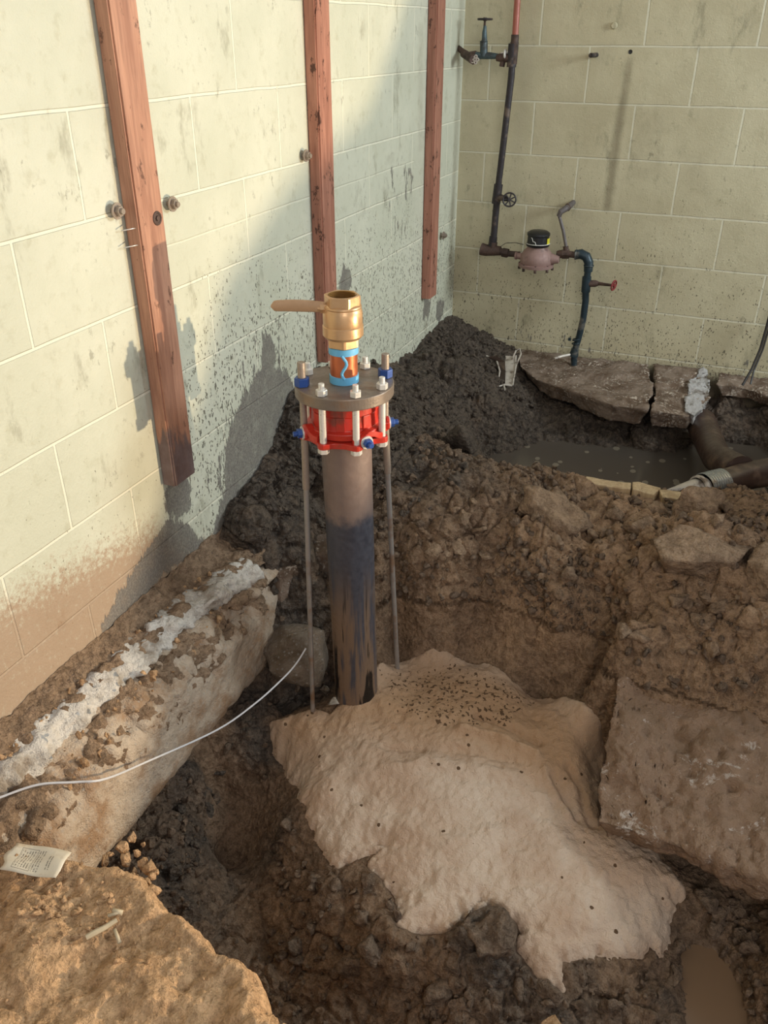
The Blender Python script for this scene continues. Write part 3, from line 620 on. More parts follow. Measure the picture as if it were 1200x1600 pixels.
for ln, r, a in (([(880,1105),(915,1125),(932,1160),(936,1200)], .03, .018), ([(862,1225),(880,1260),(900,1288)], .012, -.010), ([(888,1210),(905,1240),(912,1275),(925,1295)], .010, -.012), ([(850,1215),(868,1250),(888,1285)], .012, .008),
                 ([(600,1215),(680,1205),(760,1222),(800,1228)], .02, .008), ([(600,1178),(650,1182),(660,1182)], .010, -.008), ([(745,1128),(800,1150),(840,1170)], .012, -.012), ([(720,1150),(790,1170),(835,1190)], .014, .012),
                 ([(700,1180),(760,1195),(800,1200)], .012, -.006), ([(560,1085),(580,1065),(590,1050)], .03, .02), ([(640,1300),(700,1330),(760,1320)], .03, .006), ([(860,1090),(840,1110),(870,1150)], .03, .008)):
    zs = zs+1.5*a*np.exp(-(line_d(sx, sy, spx(ln))/r)**2)
Ps[:, 2] = zs
sp1 = soft(sx, sy, [spx([(590,1050),(700,1030),(800,1080),(850,1110),(800,1150),(740,1160),(680,1150),(600,1110)])], .03)
dmp = soft(sx, sy, [spx([(430,1120),(520,1110),(650,1020),(800,1060),(940,1150),(940,1290),(850,1240),(700,1170),(560,1160),(450,1200)])], .10)
tag(grid_mesh('grout_mound', Ps, len(gxs), len(gys), M_sand, {'speck': sp1, 'damp': dmp}, None, ds > -.03), 'pale tan mound of poured grout spread over the pit floor around the upright pipe', 'grout')
def on(u, v, Zg=None): return march(ZT if Zg is None else Zg, u, v)

# ------------------------------------------------------------------ broken slabs
def rdisp(amp, sc_, seed): return lambda P, N: amp*(fbm(P, sc_, 5, seed, .6)+.5*(.4-worley(P, sc_*1.6, seed)))
sr = [at_z(936,1284,-.325), at_z(940,1200,-.28), at_z(955,1110,-.20), at_z(972,1050,-.155), at_z(1060,1050,-.16), at_z(1230,1050,-.15), at_z(1330,1150,-.14), at_z(1300,1420,-.28), at_z(1200,1378,-.27), at_z(1110,1338,-.29), at_z(1030,1312,-.31)]
o = slab_mesh('broken_slab', sr, .075, M_slabR, lambda P, N: .020*fbm(P, 9, 5, 91, .6)+(.016*ball(P, 22, 92)+.009*ball(P, 48, 93)+.010*fbm(P, 50, 3, 94))*sstep(-.15, .2, fbm(P, 6, 2, 95)), .011, None, .03)
tag(o, 'large tilted mud-coated concrete slab with white scuffs on the right edge of the pit', 'slab')
# remaining floor slab against the back wall
bs1 = [(.33,-.01,-.0), at_z(812,572,-.01), at_z(835,592,-.01), at_z(900,614,-.01), at_z(960,634,-.01), at_z(1012,640,-.01), at_z(1020,600,.0), at_z(1010,575,.01), (.94,-.01,.01)]
tag(slab_mesh('floor_slab', bs1, [.03,.03,.06,.07,.08,.08,.08,.04,.04], M_conc_dark, rdisp(.016, 12, 95), .014, None, .03), 'brown broken floor slab overhanging the flooded trench where the water pipe rises', 'slab')
bs2 = [(.96,-.01,.015), at_z(1026,600,.0), at_z(1018,642,-.01), at_z(1075,650,-.02), at_z(1108,622,-.01), at_z(1106,585,.01), (1.17,-.01,.03)]
tag(slab_mesh('floor_slab', bs2, [.04,.06,.08,.07,.06,.05,.04], M_conc_dark, rdisp(.018, 14, 97), .013, None, .03), 'stained broken slab piece beside the crack, right of the larger slab by the wall', 'slab')
bs3 = [(1.24,-.01,.02), at_z(1120,600,.01), at_z(1160,606,.0), at_z(1210,622,-.01), at_z(1280,640,-.01), (1.7,-.01,.02)]
tag(slab_mesh('floor_slab', bs3, .05, M_conc_dark, rdisp(.016, 14, 98), .013, None, .03), 'small dark slab fragment under the hanging cable at the right edge', 'slab')
tag(slab_mesh('broken_concrete_corner', [at_z(1078,592,.02), at_z(1068,640,-.01), at_z(1085,650,-.02), at_z(1106,630,-.01), at_z(1112,600,.015), at_z(1100,572,.03)], .05, M_conc_corner, rdisp(.020, 24, 99), .012, None, .03), 'pale jagged broken concrete corner at the right end of the slab by the back wall', 'concrete')

def rock(name, loc, size, seed, mat, label, cat, rot=(0, 0, 0), group=None, **k):
    o = link(name, rock_mesh(name, size, seed, **k), mat); o.location = Vector(loc); o.rotation_euler = rot
    return tag(o, label, cat, group)
q = at_z(464, 1020, -.290)
rock('concrete_chunk', q, (.25, .20, .23), 5, M_conc_rock, 'grey angular concrete chunk wedged between the footing and the left tie rod', 'concrete chunk', (.3, .2, .5), facets=16, amp=.05)
q = on(524, 1104, ZT); rock('rubble_stone', (q[0], q[1], q[2]+.018), (.05, .035, .03), 15, M_conc_pale, 'small pale rubble stone lying at the foot of the upright pipe', 'stone', (0, 0, .4), facets=10)
q = on(508, 1086, ZT); rock('rubble_stone', (q[0], q[1], q[2]+.02), (.032, .03, .035), 16, M_conc_rock, 'small olive stone behind the pale rubble between rod and pipe', 'stone', facets=12)
q = on(545, 1118, ZT); rock('rubble_stone', (q[0]-.005, q[1], q[2]+.035), (.045, .03, .028), 17, M_sand, 'grout-coated stone just in front of the upright pipe foot', 'stone', facets=12)
q = on(888, 1200, ZT); rock('embedded_stone', (q[0], q[1], q[2]+.030), (.038, .030, .022), 18, M_clod, 'dark brown stone sunk in the grout near its right edge', 'stone', facets=12)
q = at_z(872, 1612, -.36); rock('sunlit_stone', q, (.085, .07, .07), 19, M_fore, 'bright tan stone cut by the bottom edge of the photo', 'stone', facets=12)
q = at_z(1210, 890, .14); rock('spoil_boulder', q, (.17, .16, .18), 20, M_clod, 'brown rounded dirt lump at the right edge of the spoil bank', 'dirt lump', amp=.09, lump=.3)
q = on(1090, 880); rock('spoil_boulder', (q[0], q[1], q[2]+.03), (.34, .17, .15), 21, M_clod, 'widest smooth-faced dirt block on the spoil bank beside the right edge', 'dirt lump', (.25, -.15, .35), amp=.08)
q = on(1075, 800); rock('spoil_boulder', (q[0], q[1]-.02, q[2]+.035), (.22, .16, .16), 22, M_clod, 'rough dirt block on the spoil bank just in front of the steel sleeve', 'dirt lump', (.1, .1, .2), amp=.12, lump=.6)
q = on(862, 806); rock('spoil_boulder', (q[0], q[1], q[2]+.01), (.28, .17, .14), 23, M_clod, 'broad dirt lump on the spoil bank in front of the weathered plank', 'dirt lump', (.0, .1, -.2), amp=.13, lump=.8)
q = on(712, 755); rock('mud_lump', (q[0], q[1], q[2]+.0), (.075, .055, .05), 24, M_clod_dark, 'smooth oval dark mud lump at the left end of the trench', 'mud lump', (0, .4, -.4), amp=.05)
q = on(702, 700); rock('mud_lump', (q[0], q[1], q[2]+.02), (.20, .16, .14), 25, M_clod_dark, 'big knobbly dark mud lump beside the left end of the water', 'mud lump', amp=.14, lump=.9)
q = on(1000, 820); rock('spoil_boulder', (q[0], q[1], q[2]), (.10, .08, .07), 26, M_clod, 'smooth fist-sized dirt lump between the two big blocks of the spoil bank', 'dirt lump', amp=.06)
q = on(765, 1462); rock('mud_lump', (q[0], q[1], q[2]), (.15, .12, .08), 27, M_clod_mid, 'dark knobbly mud lump biting into the lower edge of the grout', 'mud lump', amp=.14, lump=.9)
q = on(615, 1352); rock('mud_lump', (q[0], q[1], q[2]), (.05, .07, .035), 28, M_clod_mid, 'small mud lump in the notch of the grout left of centre', 'mud lump', amp=.12, lump=.8)

# ------------------------------------------------------------------ clods: countable lumps strewn over the dirt
VAR = [rock_mesh('clod', (1, 1, .8), 200+i, facets=13, amp=.11, maxedge=.17, lump=.5) for i in range(7)]
VARD = [m.copy() for m in VAR]
for m in VAR: m.materials.append(M_clod)
for m in VARD: m.materials.append(M_clod_dark)
VARM = [m.copy() for m in VAR]
for m in VARM: m.materials.clear(); m.materials.append(M_clod_mid)
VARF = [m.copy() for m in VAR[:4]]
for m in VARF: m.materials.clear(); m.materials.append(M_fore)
def scatter(n, poly, lo, hi, meshes, name, label, group, cat, seed, where=None, lift=.12):
    r = np.random.default_rng(seed); poly = np.array(poly); x0, y0 = poly.min(0); x1, y1 = poly.max(0); k = 0
    while k < n:
        u, v = r.uniform(x0, x1), r.uniform(y0, y1)
        if poly_sd(np.array([u]), np.array([v]), poly)[0] < 0: continue
        q = on(u, v) if where is None else where(u, v)
        if where is None and poly_sd(np.array([q[0]]), np.array([q[1]]), SAND)[0] > -.015: continue
        s = lo*(hi/lo)**(r.random()**2.2)
        o = bpy.data.objects.new(name, meshes[int(r.integers(len(meshes)))]); C.objects.link(o)
        o.location = (q[0], q[1], q[2]+s*lift); o.rotation_euler = tuple(r.uniform(0, 6.28, 3)); o.scale = (s*r.uniform(.8, 1.25), s*r.uniform(.8, 1.2), s*r.uniform(.7, 1.05))
        tag(o, label, cat, group); k += 1
scatter(95, [(600,780),(760,790),(900,850),(1190,940),(1190,1040),(960,1010),(860,960),(740,900),(620,860)], .014, .085, VAR, 'dirt_clod', 'one of the loose brown dirt clods strewn over the face of the spoil bank', 'clods on the spoil bank face', 'clod', 1)
scatter(40, [(760,745),(900,770),(1060,800),(1190,790),(1190,950),(1050,900),(900,850),(780,800)], .018, .085, VAR, 'dirt_clod', 'one of the brown dirt clods on the crest of the spoil bank by the trench', 'clods on the spoil bank crest', 'clod', 2)
scatter(62, [(450,650),(500,700),(500,860),(420,860),(370,830),(400,760)], .012, .040, VARD, 'mud_clod', 'one of the small dark mud clods on the slope between wall and upright pipe', 'mud clods left of the pipe', 'clod', 3)
scatter(48, [(600,640),(650,660),(740,700),(700,790),(600,820)], .016, .055, VARD, 'mud_clod', 'one of the dark mud clods right behind the upright pipe', 'mud clods right of the pipe', 'clod', 4)
scatter(30, [(640,560),(700,520),(780,560),(760,640),(660,640)], .020, .070, VARD, 'mud_clod', 'one of the black mud clods in the corner heap under the third stud', 'mud clods in the corner', 'clod', 5)
scatter(42, [(420,1180),(470,1230),(500,1330),(600,1400),(620,1480),(480,1560),(420,1440),(440,1300)], .016, .085, VARM, 'mud_clod', 'one of the grey-brown mud clods on the pit floor left of the grout', 'mud clods left of the grout', 'clod', 6)
scatter(50, [(620,1470),(800,1450),(1000,1500),(1080,1470),(1060,1590),(640,1590)], .018, .09, VARM, 'mud_clod', 'one of the mud clods along the bottom of the pit below the grout', 'mud clods below the grout', 'clod', 7)
scatter(34, [(1080,1400),(1190,1400),(1190,1590),(1130,1500)], .018, .09, VARM, 'mud_clod', 'one of the mud clods beneath the broken slab in the lower right corner', 'mud clods under the slab', 'clod', 8)
scatter(34, [(250,1290),(330,1200),(400,1110),(420,1150),(350,1200),(300,1400),(270,1380)], .018, .05, VARD, 'mud_clod', 'one of the grey mud clods below the concrete footing', 'mud clods under the footing', 'clod', 9)
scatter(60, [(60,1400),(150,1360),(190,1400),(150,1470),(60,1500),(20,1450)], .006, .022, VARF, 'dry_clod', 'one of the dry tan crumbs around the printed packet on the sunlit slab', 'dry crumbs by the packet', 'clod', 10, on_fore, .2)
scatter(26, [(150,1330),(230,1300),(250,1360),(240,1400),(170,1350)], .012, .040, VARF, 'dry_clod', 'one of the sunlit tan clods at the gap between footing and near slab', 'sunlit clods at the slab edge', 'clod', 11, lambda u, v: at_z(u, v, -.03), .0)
scatter(40, [(120,1150),(260,1010),(380,915),(400,940),(300,1030),(170,1170),(90,1250)], .008, .026, VARF, 'footing_clod', 'one of the dirt crumbs lying below the pale broken edge of the footing', 'crumbs on the footing', 'clod', 12, lambda u, v: at_x(u, v, .135), .0)
scatter(30, [(0,1180),(170,1010),(300,905),(330,880),(340,900),(180,1020),(0,1200)], .008, .022, VARF, 'ledge_clod', 'one of the dirt crumbs on the ledge between wall and broken concrete edge', 'crumbs on the ledge', 'clod', 13, lambda u, v: at_z(u, v, .02), .1)

# fine crumbs nobody could count, one object per patch of ground
def crumbs(name, P, N, A, wgt, n, lo, hi, mat, label, seed, pw=2.6):
    r = np.random.default_rng(seed); pr = A*wgt; pr = pr/pr.sum(); pick = r.choice(len(P), n, p=pr)
    tv, tf = [], []
    for q_ in range(5):
        bm = bmesh.new(); rs = np.random.default_rng(seed*9+q_)
        for _ in range(13):
            p = rs.normal(size=3); p = p/np.linalg.norm(p)*rs.uniform(.75, 1.1)*.5; bm.verts.new(p)
        g = bmesh.ops.convex_hull(bm, input=bm.verts); bmesh.ops.delete(bm, geom=[x for x in g['geom_interior'] if isinstance(x, bmesh.types.BMVert)], context='VERTS')
        bmesh.ops.bevel(bm, geom=bm.edges[:], offset=.05, segments=1, affect='EDGES'); bmesh.ops.triangulate(bm, faces=bm.faces)
        bm.verts.index_update(); tv.append(np.array([v.co[:] for v in bm.verts])); tf.append(np.array([[v.index for v in f.verts] for f in bm.faces])); bm.free()
    VS, FS, k = [], [], 0
    for i in pick:
        q_ = int(r.integers(5)); s_ = lo*(hi/lo)**(r.random()**pw); a = r.normal(size=(3, 3)); Q_, _ = np.linalg.qr(a)
        V_ = (tv[q_]*r.uniform(.7, 1.25, 3)*s_) @ Q_.T+P[i]+N[i]*s_*.18+r.normal(size=3)*.0012
        VS.append(V_); FS.append(tf[q_]+k); k += len(V_)
    V_ = np.concatenate(VS); F_ = np.concatenate(FS); V_[:, 0] = np.maximum(V_[:, 0], .003); V_[:, 1] = np.minimum(V_[:, 1], -.003)
    me = bpy.data.meshes.new(name); me.vertices.add(len(V_)); me.vertices.foreach_set('co', V_.astype(np.float32).ravel())
    me.loops.add(F_.size); me.loops.foreach_set('vertex_index', F_.astype(np.int32).ravel()); me.polygons.add(len(F_))
    me.polygons.foreach_set('loop_start', np.arange(0, F_.size, 3, dtype=np.int32)); me.polygons.foreach_set('loop_total', np.full(len(F_), 3, np.int32))
    me.update(calc_edges=True); o = link(name, me, mat); return tag(o, label, 'dirt', None, 'stuff')
NT_ = grid_normals(PT, NX, NY); cell = np.outer(np.gradient(gx), np.gradient(gy)).ravel(); AR = cell/np.maximum(.12, np.abs(NT_[:, 2]))
inview = (XY[:, 0] < 1.8) & (XY[:, 1] > -3.15); clump = sstep(-.12, .25, fbm(P0, 5, 3, 301))+.12
rgw = np.clip(RGm-.15, 0, 1)*clump*inview*(1-insd)*(bell < .05)*(sd < -.01)
crumbs('bank_crumbs', PT, NT_, AR, rgw*bank*(1-.9*np.exp(-(pl_/.04)**2)), 4200, .005, .036, M_clod_mid, 'loose brown dirt crumbs scattered over the spoil bank', 31)
crumbs('heap_crumbs', PT, NT_, AR, rgw*wall_heap*(WET > .5), 3200, .005, .032, M_clod_dark, 'loose dark mud crumbs scattered over the corner heap', 32)
crumbs('pit_crumbs', PT, NT_, AR, rgw*pit*(Z0 < -.2)*((XY[:, 1] < -1.9)), 1700, .006, .038, M_clod_mid, 'wet mud crumbs scattered over the bottom of the pit', 33)
NF_ = grid_normals(Pf, len(fx), len(fy)); NF_ *= np.sign(NF_[:, 2:3]+1e-9)
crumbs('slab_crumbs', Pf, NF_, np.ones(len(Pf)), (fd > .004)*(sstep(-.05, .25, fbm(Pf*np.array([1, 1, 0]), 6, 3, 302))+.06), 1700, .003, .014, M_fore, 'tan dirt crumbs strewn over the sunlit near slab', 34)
# ------------------------------------------------------------------ water
def sheet(name, poly, z, mat, label, cat):
    bm = bmesh.new(); bm.faces.new([bm.verts.new((x, y, z)) for x, y in poly]); bmesh.ops.triangulate(bm, faces=bm.faces)
    g = bmesh.ops.extrude_face_region(bm, geom=bm.faces[:]); bmesh.ops.translate(bm, verts=[e for e in g['geom'] if isinstance(e, bmesh.types.BMVert)], vec=(0, 0, -.02)); bmesh.ops.recalc_face_normals(bm, faces=bm.faces)
    me = bpy.data.meshes.new(name); bm.to_mesh(me); bm.free(); return tag(link(name, me, mat), label, cat)
sheet('trench_water', [(.36,-.35),(1.7,-.2),(1.7,-1.0),(1.2,-1.08),(.45,-1.02)], -.205, M_water, 'still grey muddy water with pale scum flakes filling the trench', 'water')
pq = [at_z(u, v, -.555)[:2] for u, v in ((1030,1450),(1100,1440),(1180,1480),(1230,1560),(1230,1680),(1110,1680),(1040,1560))]
sheet('puddle_water', pq, -.556, M_puddle, 'small brown puddle at the lower right of the pit', 'water')

# ------------------------------------------------------------------ studs on the left wall
def stud(y, z0, label, mat, seed, bolts, nails=(), knot=None):
    e = empty('wall_stud', (0, y+.044, z0), label, 'stud', 'wooden studs')
    del e['group']
    bm = bmesh.new(); bmesh.ops.create_cube(bm, size=1)
    for v in bm.verts: v.co = Vector((.0195+v.co.x*.038, y+.0445+v.co.y*.089, (z0+2.6)/2+v.co.z*(2.6-z0)))
    es = [ed_ for ed_ in bm.edges if abs(ed_.verts[0].co.z-ed_.verts[1].co.z) > .5]
    bmesh.ops.bevel(bm, geom=es, offset=.004, segments=2, affect='EDGES')
    for zc in np.linspace(z0+.03, 2.5, 60): bmesh.ops.bisect_plane(bm, geom=bm.verts[:]+bm.edges[:]+bm.faces[:], plane_co=(0, 0, zc), plane_no=(0, 0, 1))
    P = np.array([v.co[:] for v in bm.verts]); dx = .0022*fbm(P*np.array([6, 6, 1]), 3, 3, seed)
    for v, d in zip(bm.verts, dx): v.co.y += d; v.co.x += abs(d)*.4
    me = bpy.data.meshes.new('timber'); bm.to_mesh(me); bm.free(); link('timber', me, mat, e)
    for (yy, zz, side) in bolts:
        b = MB(); nrm = Vector((1, 0, 0))
        c0 = Vector((.0, yy, zz))
        b.cyl(c0, c0+nrm*.030, .006, n=10); b.cyl(c0+nrm*.012, c0+nrm*.015, .017, n=20); b.cyl(c0+nrm*.015, c0+nrm*.024, .011, n=6, smooth=False)
        b.build('anchor_bolt', M_stud_steel if side else M_iron, e)
    for (yy, zz) in nails:
        b = MB(); b.cyl((.03, yy+.006, zz), (.012, yy-.026, zz-.002), .0013, n=6); b.build('nail', M_zinc, e)
    if knot:
        b = MB(); c0 = Vector((.0385, knot[0], knot[1])); b.torus(c0, (1, 0, 0), .0125, .003, 20, 8); b.cyl(c0-Vector((.002, 0, 0)), c0+Vector((.001, 0, 0)), .011, n=16); b.cyl(c0, c0+Vector((.004, 0, 0)), .006, n=6); b.build('recessed_bolt', M_rusty, e)
    return e
def pz(u, v, x): q = at_x(u, v, x); return q[1], q[2]
bl = pz(187, 330, .02); brr = pz(262, 318, .0); kk = pz(245, 341, .038)
stud(-2.286, .322, 'nearest and thickest of the three red-brown wooden studs, bolted to the left wall', M_stud, 1, [(bl[0], bl[1], 1), (brr[0], brr[1], 1)], [(-2.288, pz(195, 357, .01)[1]), (-2.288, pz(197, 384, .01)[1])], kk)
bl = pz(480, 243, .015); stud(-1.424, .36, 'middle red-brown wooden stud standing behind the brass valve', M_stud2, 2, [(bl[0]-.004, bl[1], 1)])
bl = pz(686, 369, .0); b2 = pz(676, 207, .0)
stud(-.440, .318, 'farthest and shortest-looking red-brown wooden stud, beside the room corner', M_stud2, 3, [(bl[0]+.02, bl[1], 1), (b2[0]-.0, b2[1], 1)])

# ------------------------------------------------------------------ the capped riser pipe
FLC = Vector((.4445, -2.1455, .612)); rr = Vector((math.cos(YAW), math.sin(YAW), 0)); cc = Vector((math.sin(YAW), -math.cos(YAW), 0))
bot = Vector(at_z(557, 1078, -.33)); riser = empty('riser_pipe', (bot.x, bot.y, -.36), 'upright iron pipe capped with a bolted flange and brass valve, braced by two rods', 'pipe')
pipe_bot = bot+(bot-FLC).normalized()*.12
b = MB(); b.cyl(pipe_bot, FLC+Vector((0, 0, -.06)), .0605, n=48); b.build('pipe', M_pipe, riser)
def disc(name, z0, z1, r, mat, par, n=72, bev=.003):
    b = MB(); b.lathe((FLC.x, FLC.y, 0), (0, 0, 1), [(z0, 0), (z0, r), (z1, r), (z1, 0)], n, False); return b.build(name, mat, par, bev)
fo = disc('blind_flange', .584, .612, .1145, M_flange, riser, 96, .0025)
tag(fo, 'rusty steel blind flange plate')
ADP = disc('flange_adapter', .552, .583, .080, M_red, riser, 64, .003); tag(ADP, 'red enamelled flange adapter')
b = MB()
b.lathe((FLC.x, FLC.y, 0), (0, 0, 1), [(.500, .0625), (.500, .088), (.516, .090), (.520, .080), (.552, .078), (.552, .060)], 64, True)
for k in range(8):   # faceted ribs of the gland body
    a = math.radians(28+45*k+22); d = rr*math.cos(a)+cc*math.sin(a); b.box(FLC+d*.079+Vector((0, 0, -.075)), (.006, .020, .034), Matrix.Rotation(math.atan2(d.y, d.x), 3, 'Z'))
b.build('gland_body', M_red, ADP, .0015)
# lower clamp ring with scalloped lugs, wavy like the real casting
def scallop(name, zc, hgt, r0, r1, mat, par, lug, phase, amp=.0):
    n = 160; vs = []; fs = []
    for i in range(n):
        t = 2*math.pi*i/n; w_ = (0.5+.5*math.cos((t-phase)*8))**2; R = r0+(r1-r0)*w_; z = zc+amp*math.cos(2*(t-math.radians(20)))
        d = rr*math.cos(t)+cc*math.sin(t)
        for (rad, dz) in ((.064, -hgt/2), (R, -hgt/2), (R, hgt/2), (.064, hgt/2)): vs.append(Vector((FLC.x, FLC.y, z+dz))+d*rad)
    for i in range(n):
        j = (i+1) % n
        for k in range(4): fs.append((i*4+k, j*4+k, j*4+(k+1) % 4, i*4+(k+1) % 4))
    b = MB(); b.add(vs, fs, False); return b.build(name, mat, par, .0015)
scallop('clamp_ring', .490, .014, .094, .112, M_red, ADP, 8, math.radians(28))
# curved clamp bands with blue radial bolts
for k, (a, nm) in enumerate(((152, 0), (52, 0), (-25, 0), (232, 0))):
    pts = []
    for i in range(13):
        t = math.radians(a-26+52*i/12); z = .503+.016*math.exp(-((i-6)/2.6)**2)-.004
        pts.append((t, z))
    b = MB(); vs = []; fs = []
    for t, z in pts:
        d = rr*math.cos(t)+cc*math.sin(t)
        for rad, dz in ((.084, -.006), (.104, -.006), (.104, .010), (.084, .010)): vs.append(Vector((FLC.x, FLC.y, z+dz))+d*rad)
    for i in range(12):
        for q_ in range(4): fs.append((i*4+q_, (i+1)*4+q_, (i+1)*4+(q_+1) % 4, i*4+(q_+1) % 4))
    fs += [(0, 1, 2, 3), (48, 51, 50, 49)]; b.add(vs, fs, False); b.build('clamp_band', M_red, ADP, .002)
for a in (158, 60, -12, 245):
    t = math.radians(a); d = rr*math.cos(t)+cc*math.sin(t); c0 = Vector((FLC.x, FLC.y, .500))+d*.098
    b = MB(); b.lathe(c0, d, [(0, .0), (0, .017), (.006, .0165), (.008, .013)], 24)
    b.build('bolt_boss', M_red, ADP)
    b = MB(); b.cyl(c0+d*.006, c0+d*.0095, .0155, n=24); b.build('washer', M_zinc, ADP)
    b = MB(); b.cyl(c0+d*.009, c0+d*.020, .0115, n=6, smooth=False); b.cyl(c0+d*.019, c0+d*.030, .0065, n=14)
    sb = b.build('radial_bolt', M_bluenut, ADP, .0008); tag(sb, 'blue coated bolt')
for k in range(8):
    a = math.radians(28+45*k); d = rr*math.cos(a)+cc*math.sin(a); P = Vector((FLC.x, FLC.y, 0))+d*.0985
    tall = k in (3, 7)
    b = MB(); b.cyl(P+Vector((0, 0, .478 if not tall else .50)), P+Vector((0, 0, .584)), .0082, n=18)
    b.cyl(P+Vector((0, 0, .612)), P+Vector((0, 0, .668 if tall else .640)), .0092 if tall else .0068, n=18)
    if not tall: b.cyl(P+Vector((0, 0, .472)), P+Vector((0, 0, .484)), .0135, n=6, smooth=False)
    bo = b.build('flange_bolt', M_stud_steel if tall else M_zinc, riser, .0008)
    nb = MB(); nb.cyl(P+Vector((0, 0, .6125)), P+Vector((0, 0, .632 if tall else .626)), .0175 if tall else .0135, n=6, smooth=False, twist=k*.4); nb.build('nut', M_bluenut if tall else M_zinc, bo, .001)
    if tall:
        foot_ = Vector(at_z(489, 1116, -.385)) if k == 3 else Vector(at_z(621, 1047, -.345)); top_ = P+Vector((0, 0, .50))
        foot_ = top_+(foot_-top_)*1.08
        b = MB(); b.tube([top_+(foot_-top_)*t for t in (0, .3, .6, 1)], .0068, 14); tag(b.build('tie_rod', M_rod, riser), None)
        b = MB(); b.tube([top_+(foot_-top_)*t for t in (0, .16)], .0088, 14); b.build('threaded_end', M_stud_steel, bo)
# copper nipple, tape, valve
ax = Vector((FLC.x, FLC.y, 0))
b = MB(); b.lathe(ax, (0, 0, 1), [(.612, .0315), (.70, .0315)], 40); cn = b.build('copper_nipple', M_copper, riser)
b = MB(); b.lathe(ax, (0, 0, 1), [(.612, .031), (.613, .0335), (.630, .0335), (.631, .031)], 40); b.lathe(ax, (0, 0, 1), [(.680, .031), (.681, .0338), (.696, .0338), (.697, .031)], 40)
pts = []
for i in range(9):
    t = math.radians(86+10*math.sin(i*.9)); d = rr*math.cos(t)+cc*math.sin(t); pts.append(ax+d*.0325+Vector((0, 0, .628+.055*i/8)))
b.tube(pts, .0035, 8); b.build('blue_tape', M_tape, cn)
vb = MB()
vb.lathe(ax, (0, 0, 1), [(.716, .030), (.717, .0405), (.722, .0445), (.7235, .0455), (.744, .0455), (.746, .0435), (.748, .0440), (.775, .0440), (.779, .0425), (.783, .0410), (.786, .0425), (.789, .0410), (.792, .036)], 56)
valve = vb.build('ball_valve', M_brass, riser)
def hexring(name, z0, z1, R, rin, mat, par, tw):
    b = MB(); n = 48; vs = []; fs = []
    for i in range(n):
        t = 2*math.pi*i/n+tw; k = (t-tw) % (math.pi/3)-math.pi/6; Rr = min(R, R*.885/math.cos(k))
        d = rr*math.cos(t)+cc*math.sin(t)
        for rad, z in ((rin, z0), (Rr-.0015, z0), (Rr, z0+.0015), (Rr, z1-.0015), (Rr-.0015, z1), (rin+.002, z1), (rin, z1-.002)): vs.append(ax+d*rad+Vector((0, 0, z)))
    for i in range(n):
        for k in range(7): fs.append((i*7+k, ((i+1) % n)*7+k, ((i+1) % n)*7+(k+1) % 7, i*7+(k+1) % 7))
    b.add(vs, fs, False); return b.build(name, mat, par)
hexring('top_hex', .786, .812, .0405, .0300, M_brass, valve, .15); hexring('bottom_hex', .697, .719, .0375, .0300, M_brass, valve, .45)
b = MB(); prof = []
for i in range(15): prof += [(.812-.0025*i, .0302), (.81075-.0025*i, .0285)]
b.lathe(ax, (0, 0, 1), prof[::-1]+[], 48); b.cyl(ax+Vector((0, 0, .770)), ax+Vector((0, 0, .771)), .030, n=32)
b.build('inner_thread', M_brass_in, valve)
# lever handle
h0 = Vector((FLC.x, FLC.y, .787))-rr*.040-cc*(-.006); hd = -rr
b = MB(); b.cyl(h0+rr*.006+Vector((0, 0, -.004)), h0-rr*.008+Vector((0, 0, -.004)), .011, n=6, smooth=False); b.cyl(h0+Vector((0, 0, -.004)), h0-rr*.014+Vector((0, 0, -.004)), .006, n=14); b.build('valve_stem', M_brass, valve)
n = 18; vs = []; fs = []
for i in range(n+1):
    t = i/n; L_ = .116*t; hh = .0118+.0015*math.sin(t*3.1); hh *= 1 if t < .9 else math.sqrt(max(.03, 1-((t-.9)/.1)**2))
    zc = .003*math.sin(t*2.5)-.001
    for q_ in range(12):
        an = 2*math.pi*q_/12; vs.append(h0+hd*L_+Vector((0, 0, zc+hh*math.sin(an)))+cc*(.0055*math.cos(an)))
for i in range(n):
    for q_ in range(12): fs.append((i*12+q_, (i+1)*12+q_, (i+1)*12+(q_+1) % 12, i*12+(q_+1) % 12))
fs += [tuple(range(12)), tuple(range(n*12, n*12+12))]
b = MB(); b.add(vs, fs); tag(b.build('lever', M_lever, valve), 'tan wrapped lever')

# ------------------------------------------------------------------ plumbing on the back wall
YP = -.105
def W(u, v, y=YP): return Vector(at_y(u, v, y))
e = empty('supply_pipe', W(770, 400), 'black iron supply pipe with a red painted top running down to the water meter', 'pipe')
b = MB(); t0 = W(812, -60); t1 = W(805, 56); b.tube([t0, t1], .0125, 16); b.build('red_riser', M_copperR, e)
b = MB(); b.tube([W(805, 54), W(804, 68)], [.0155, .0155], 16); b.tube([W(804, 66), W(801, 100)], .017, 16); b.build('coupling', M_rusty, e)
b = MB(); b.tube([W(802, 70), W(799, 120), W(786, 230), W(778, 295)], .0135, 16); b.tube([W(802, 68), W(799, 105)], .019, 16); b.build('pipe', M_iron, e)
b = MB(); b.tube([W(779, 288), W(775, 318)], .019, 16); b.tube([W(776, 318), W(771, 375)], .0145, 16); b.tube([W(771, 370), W(769, 384)], .018, 16); b.build('lower_pipe', M_iron, e)
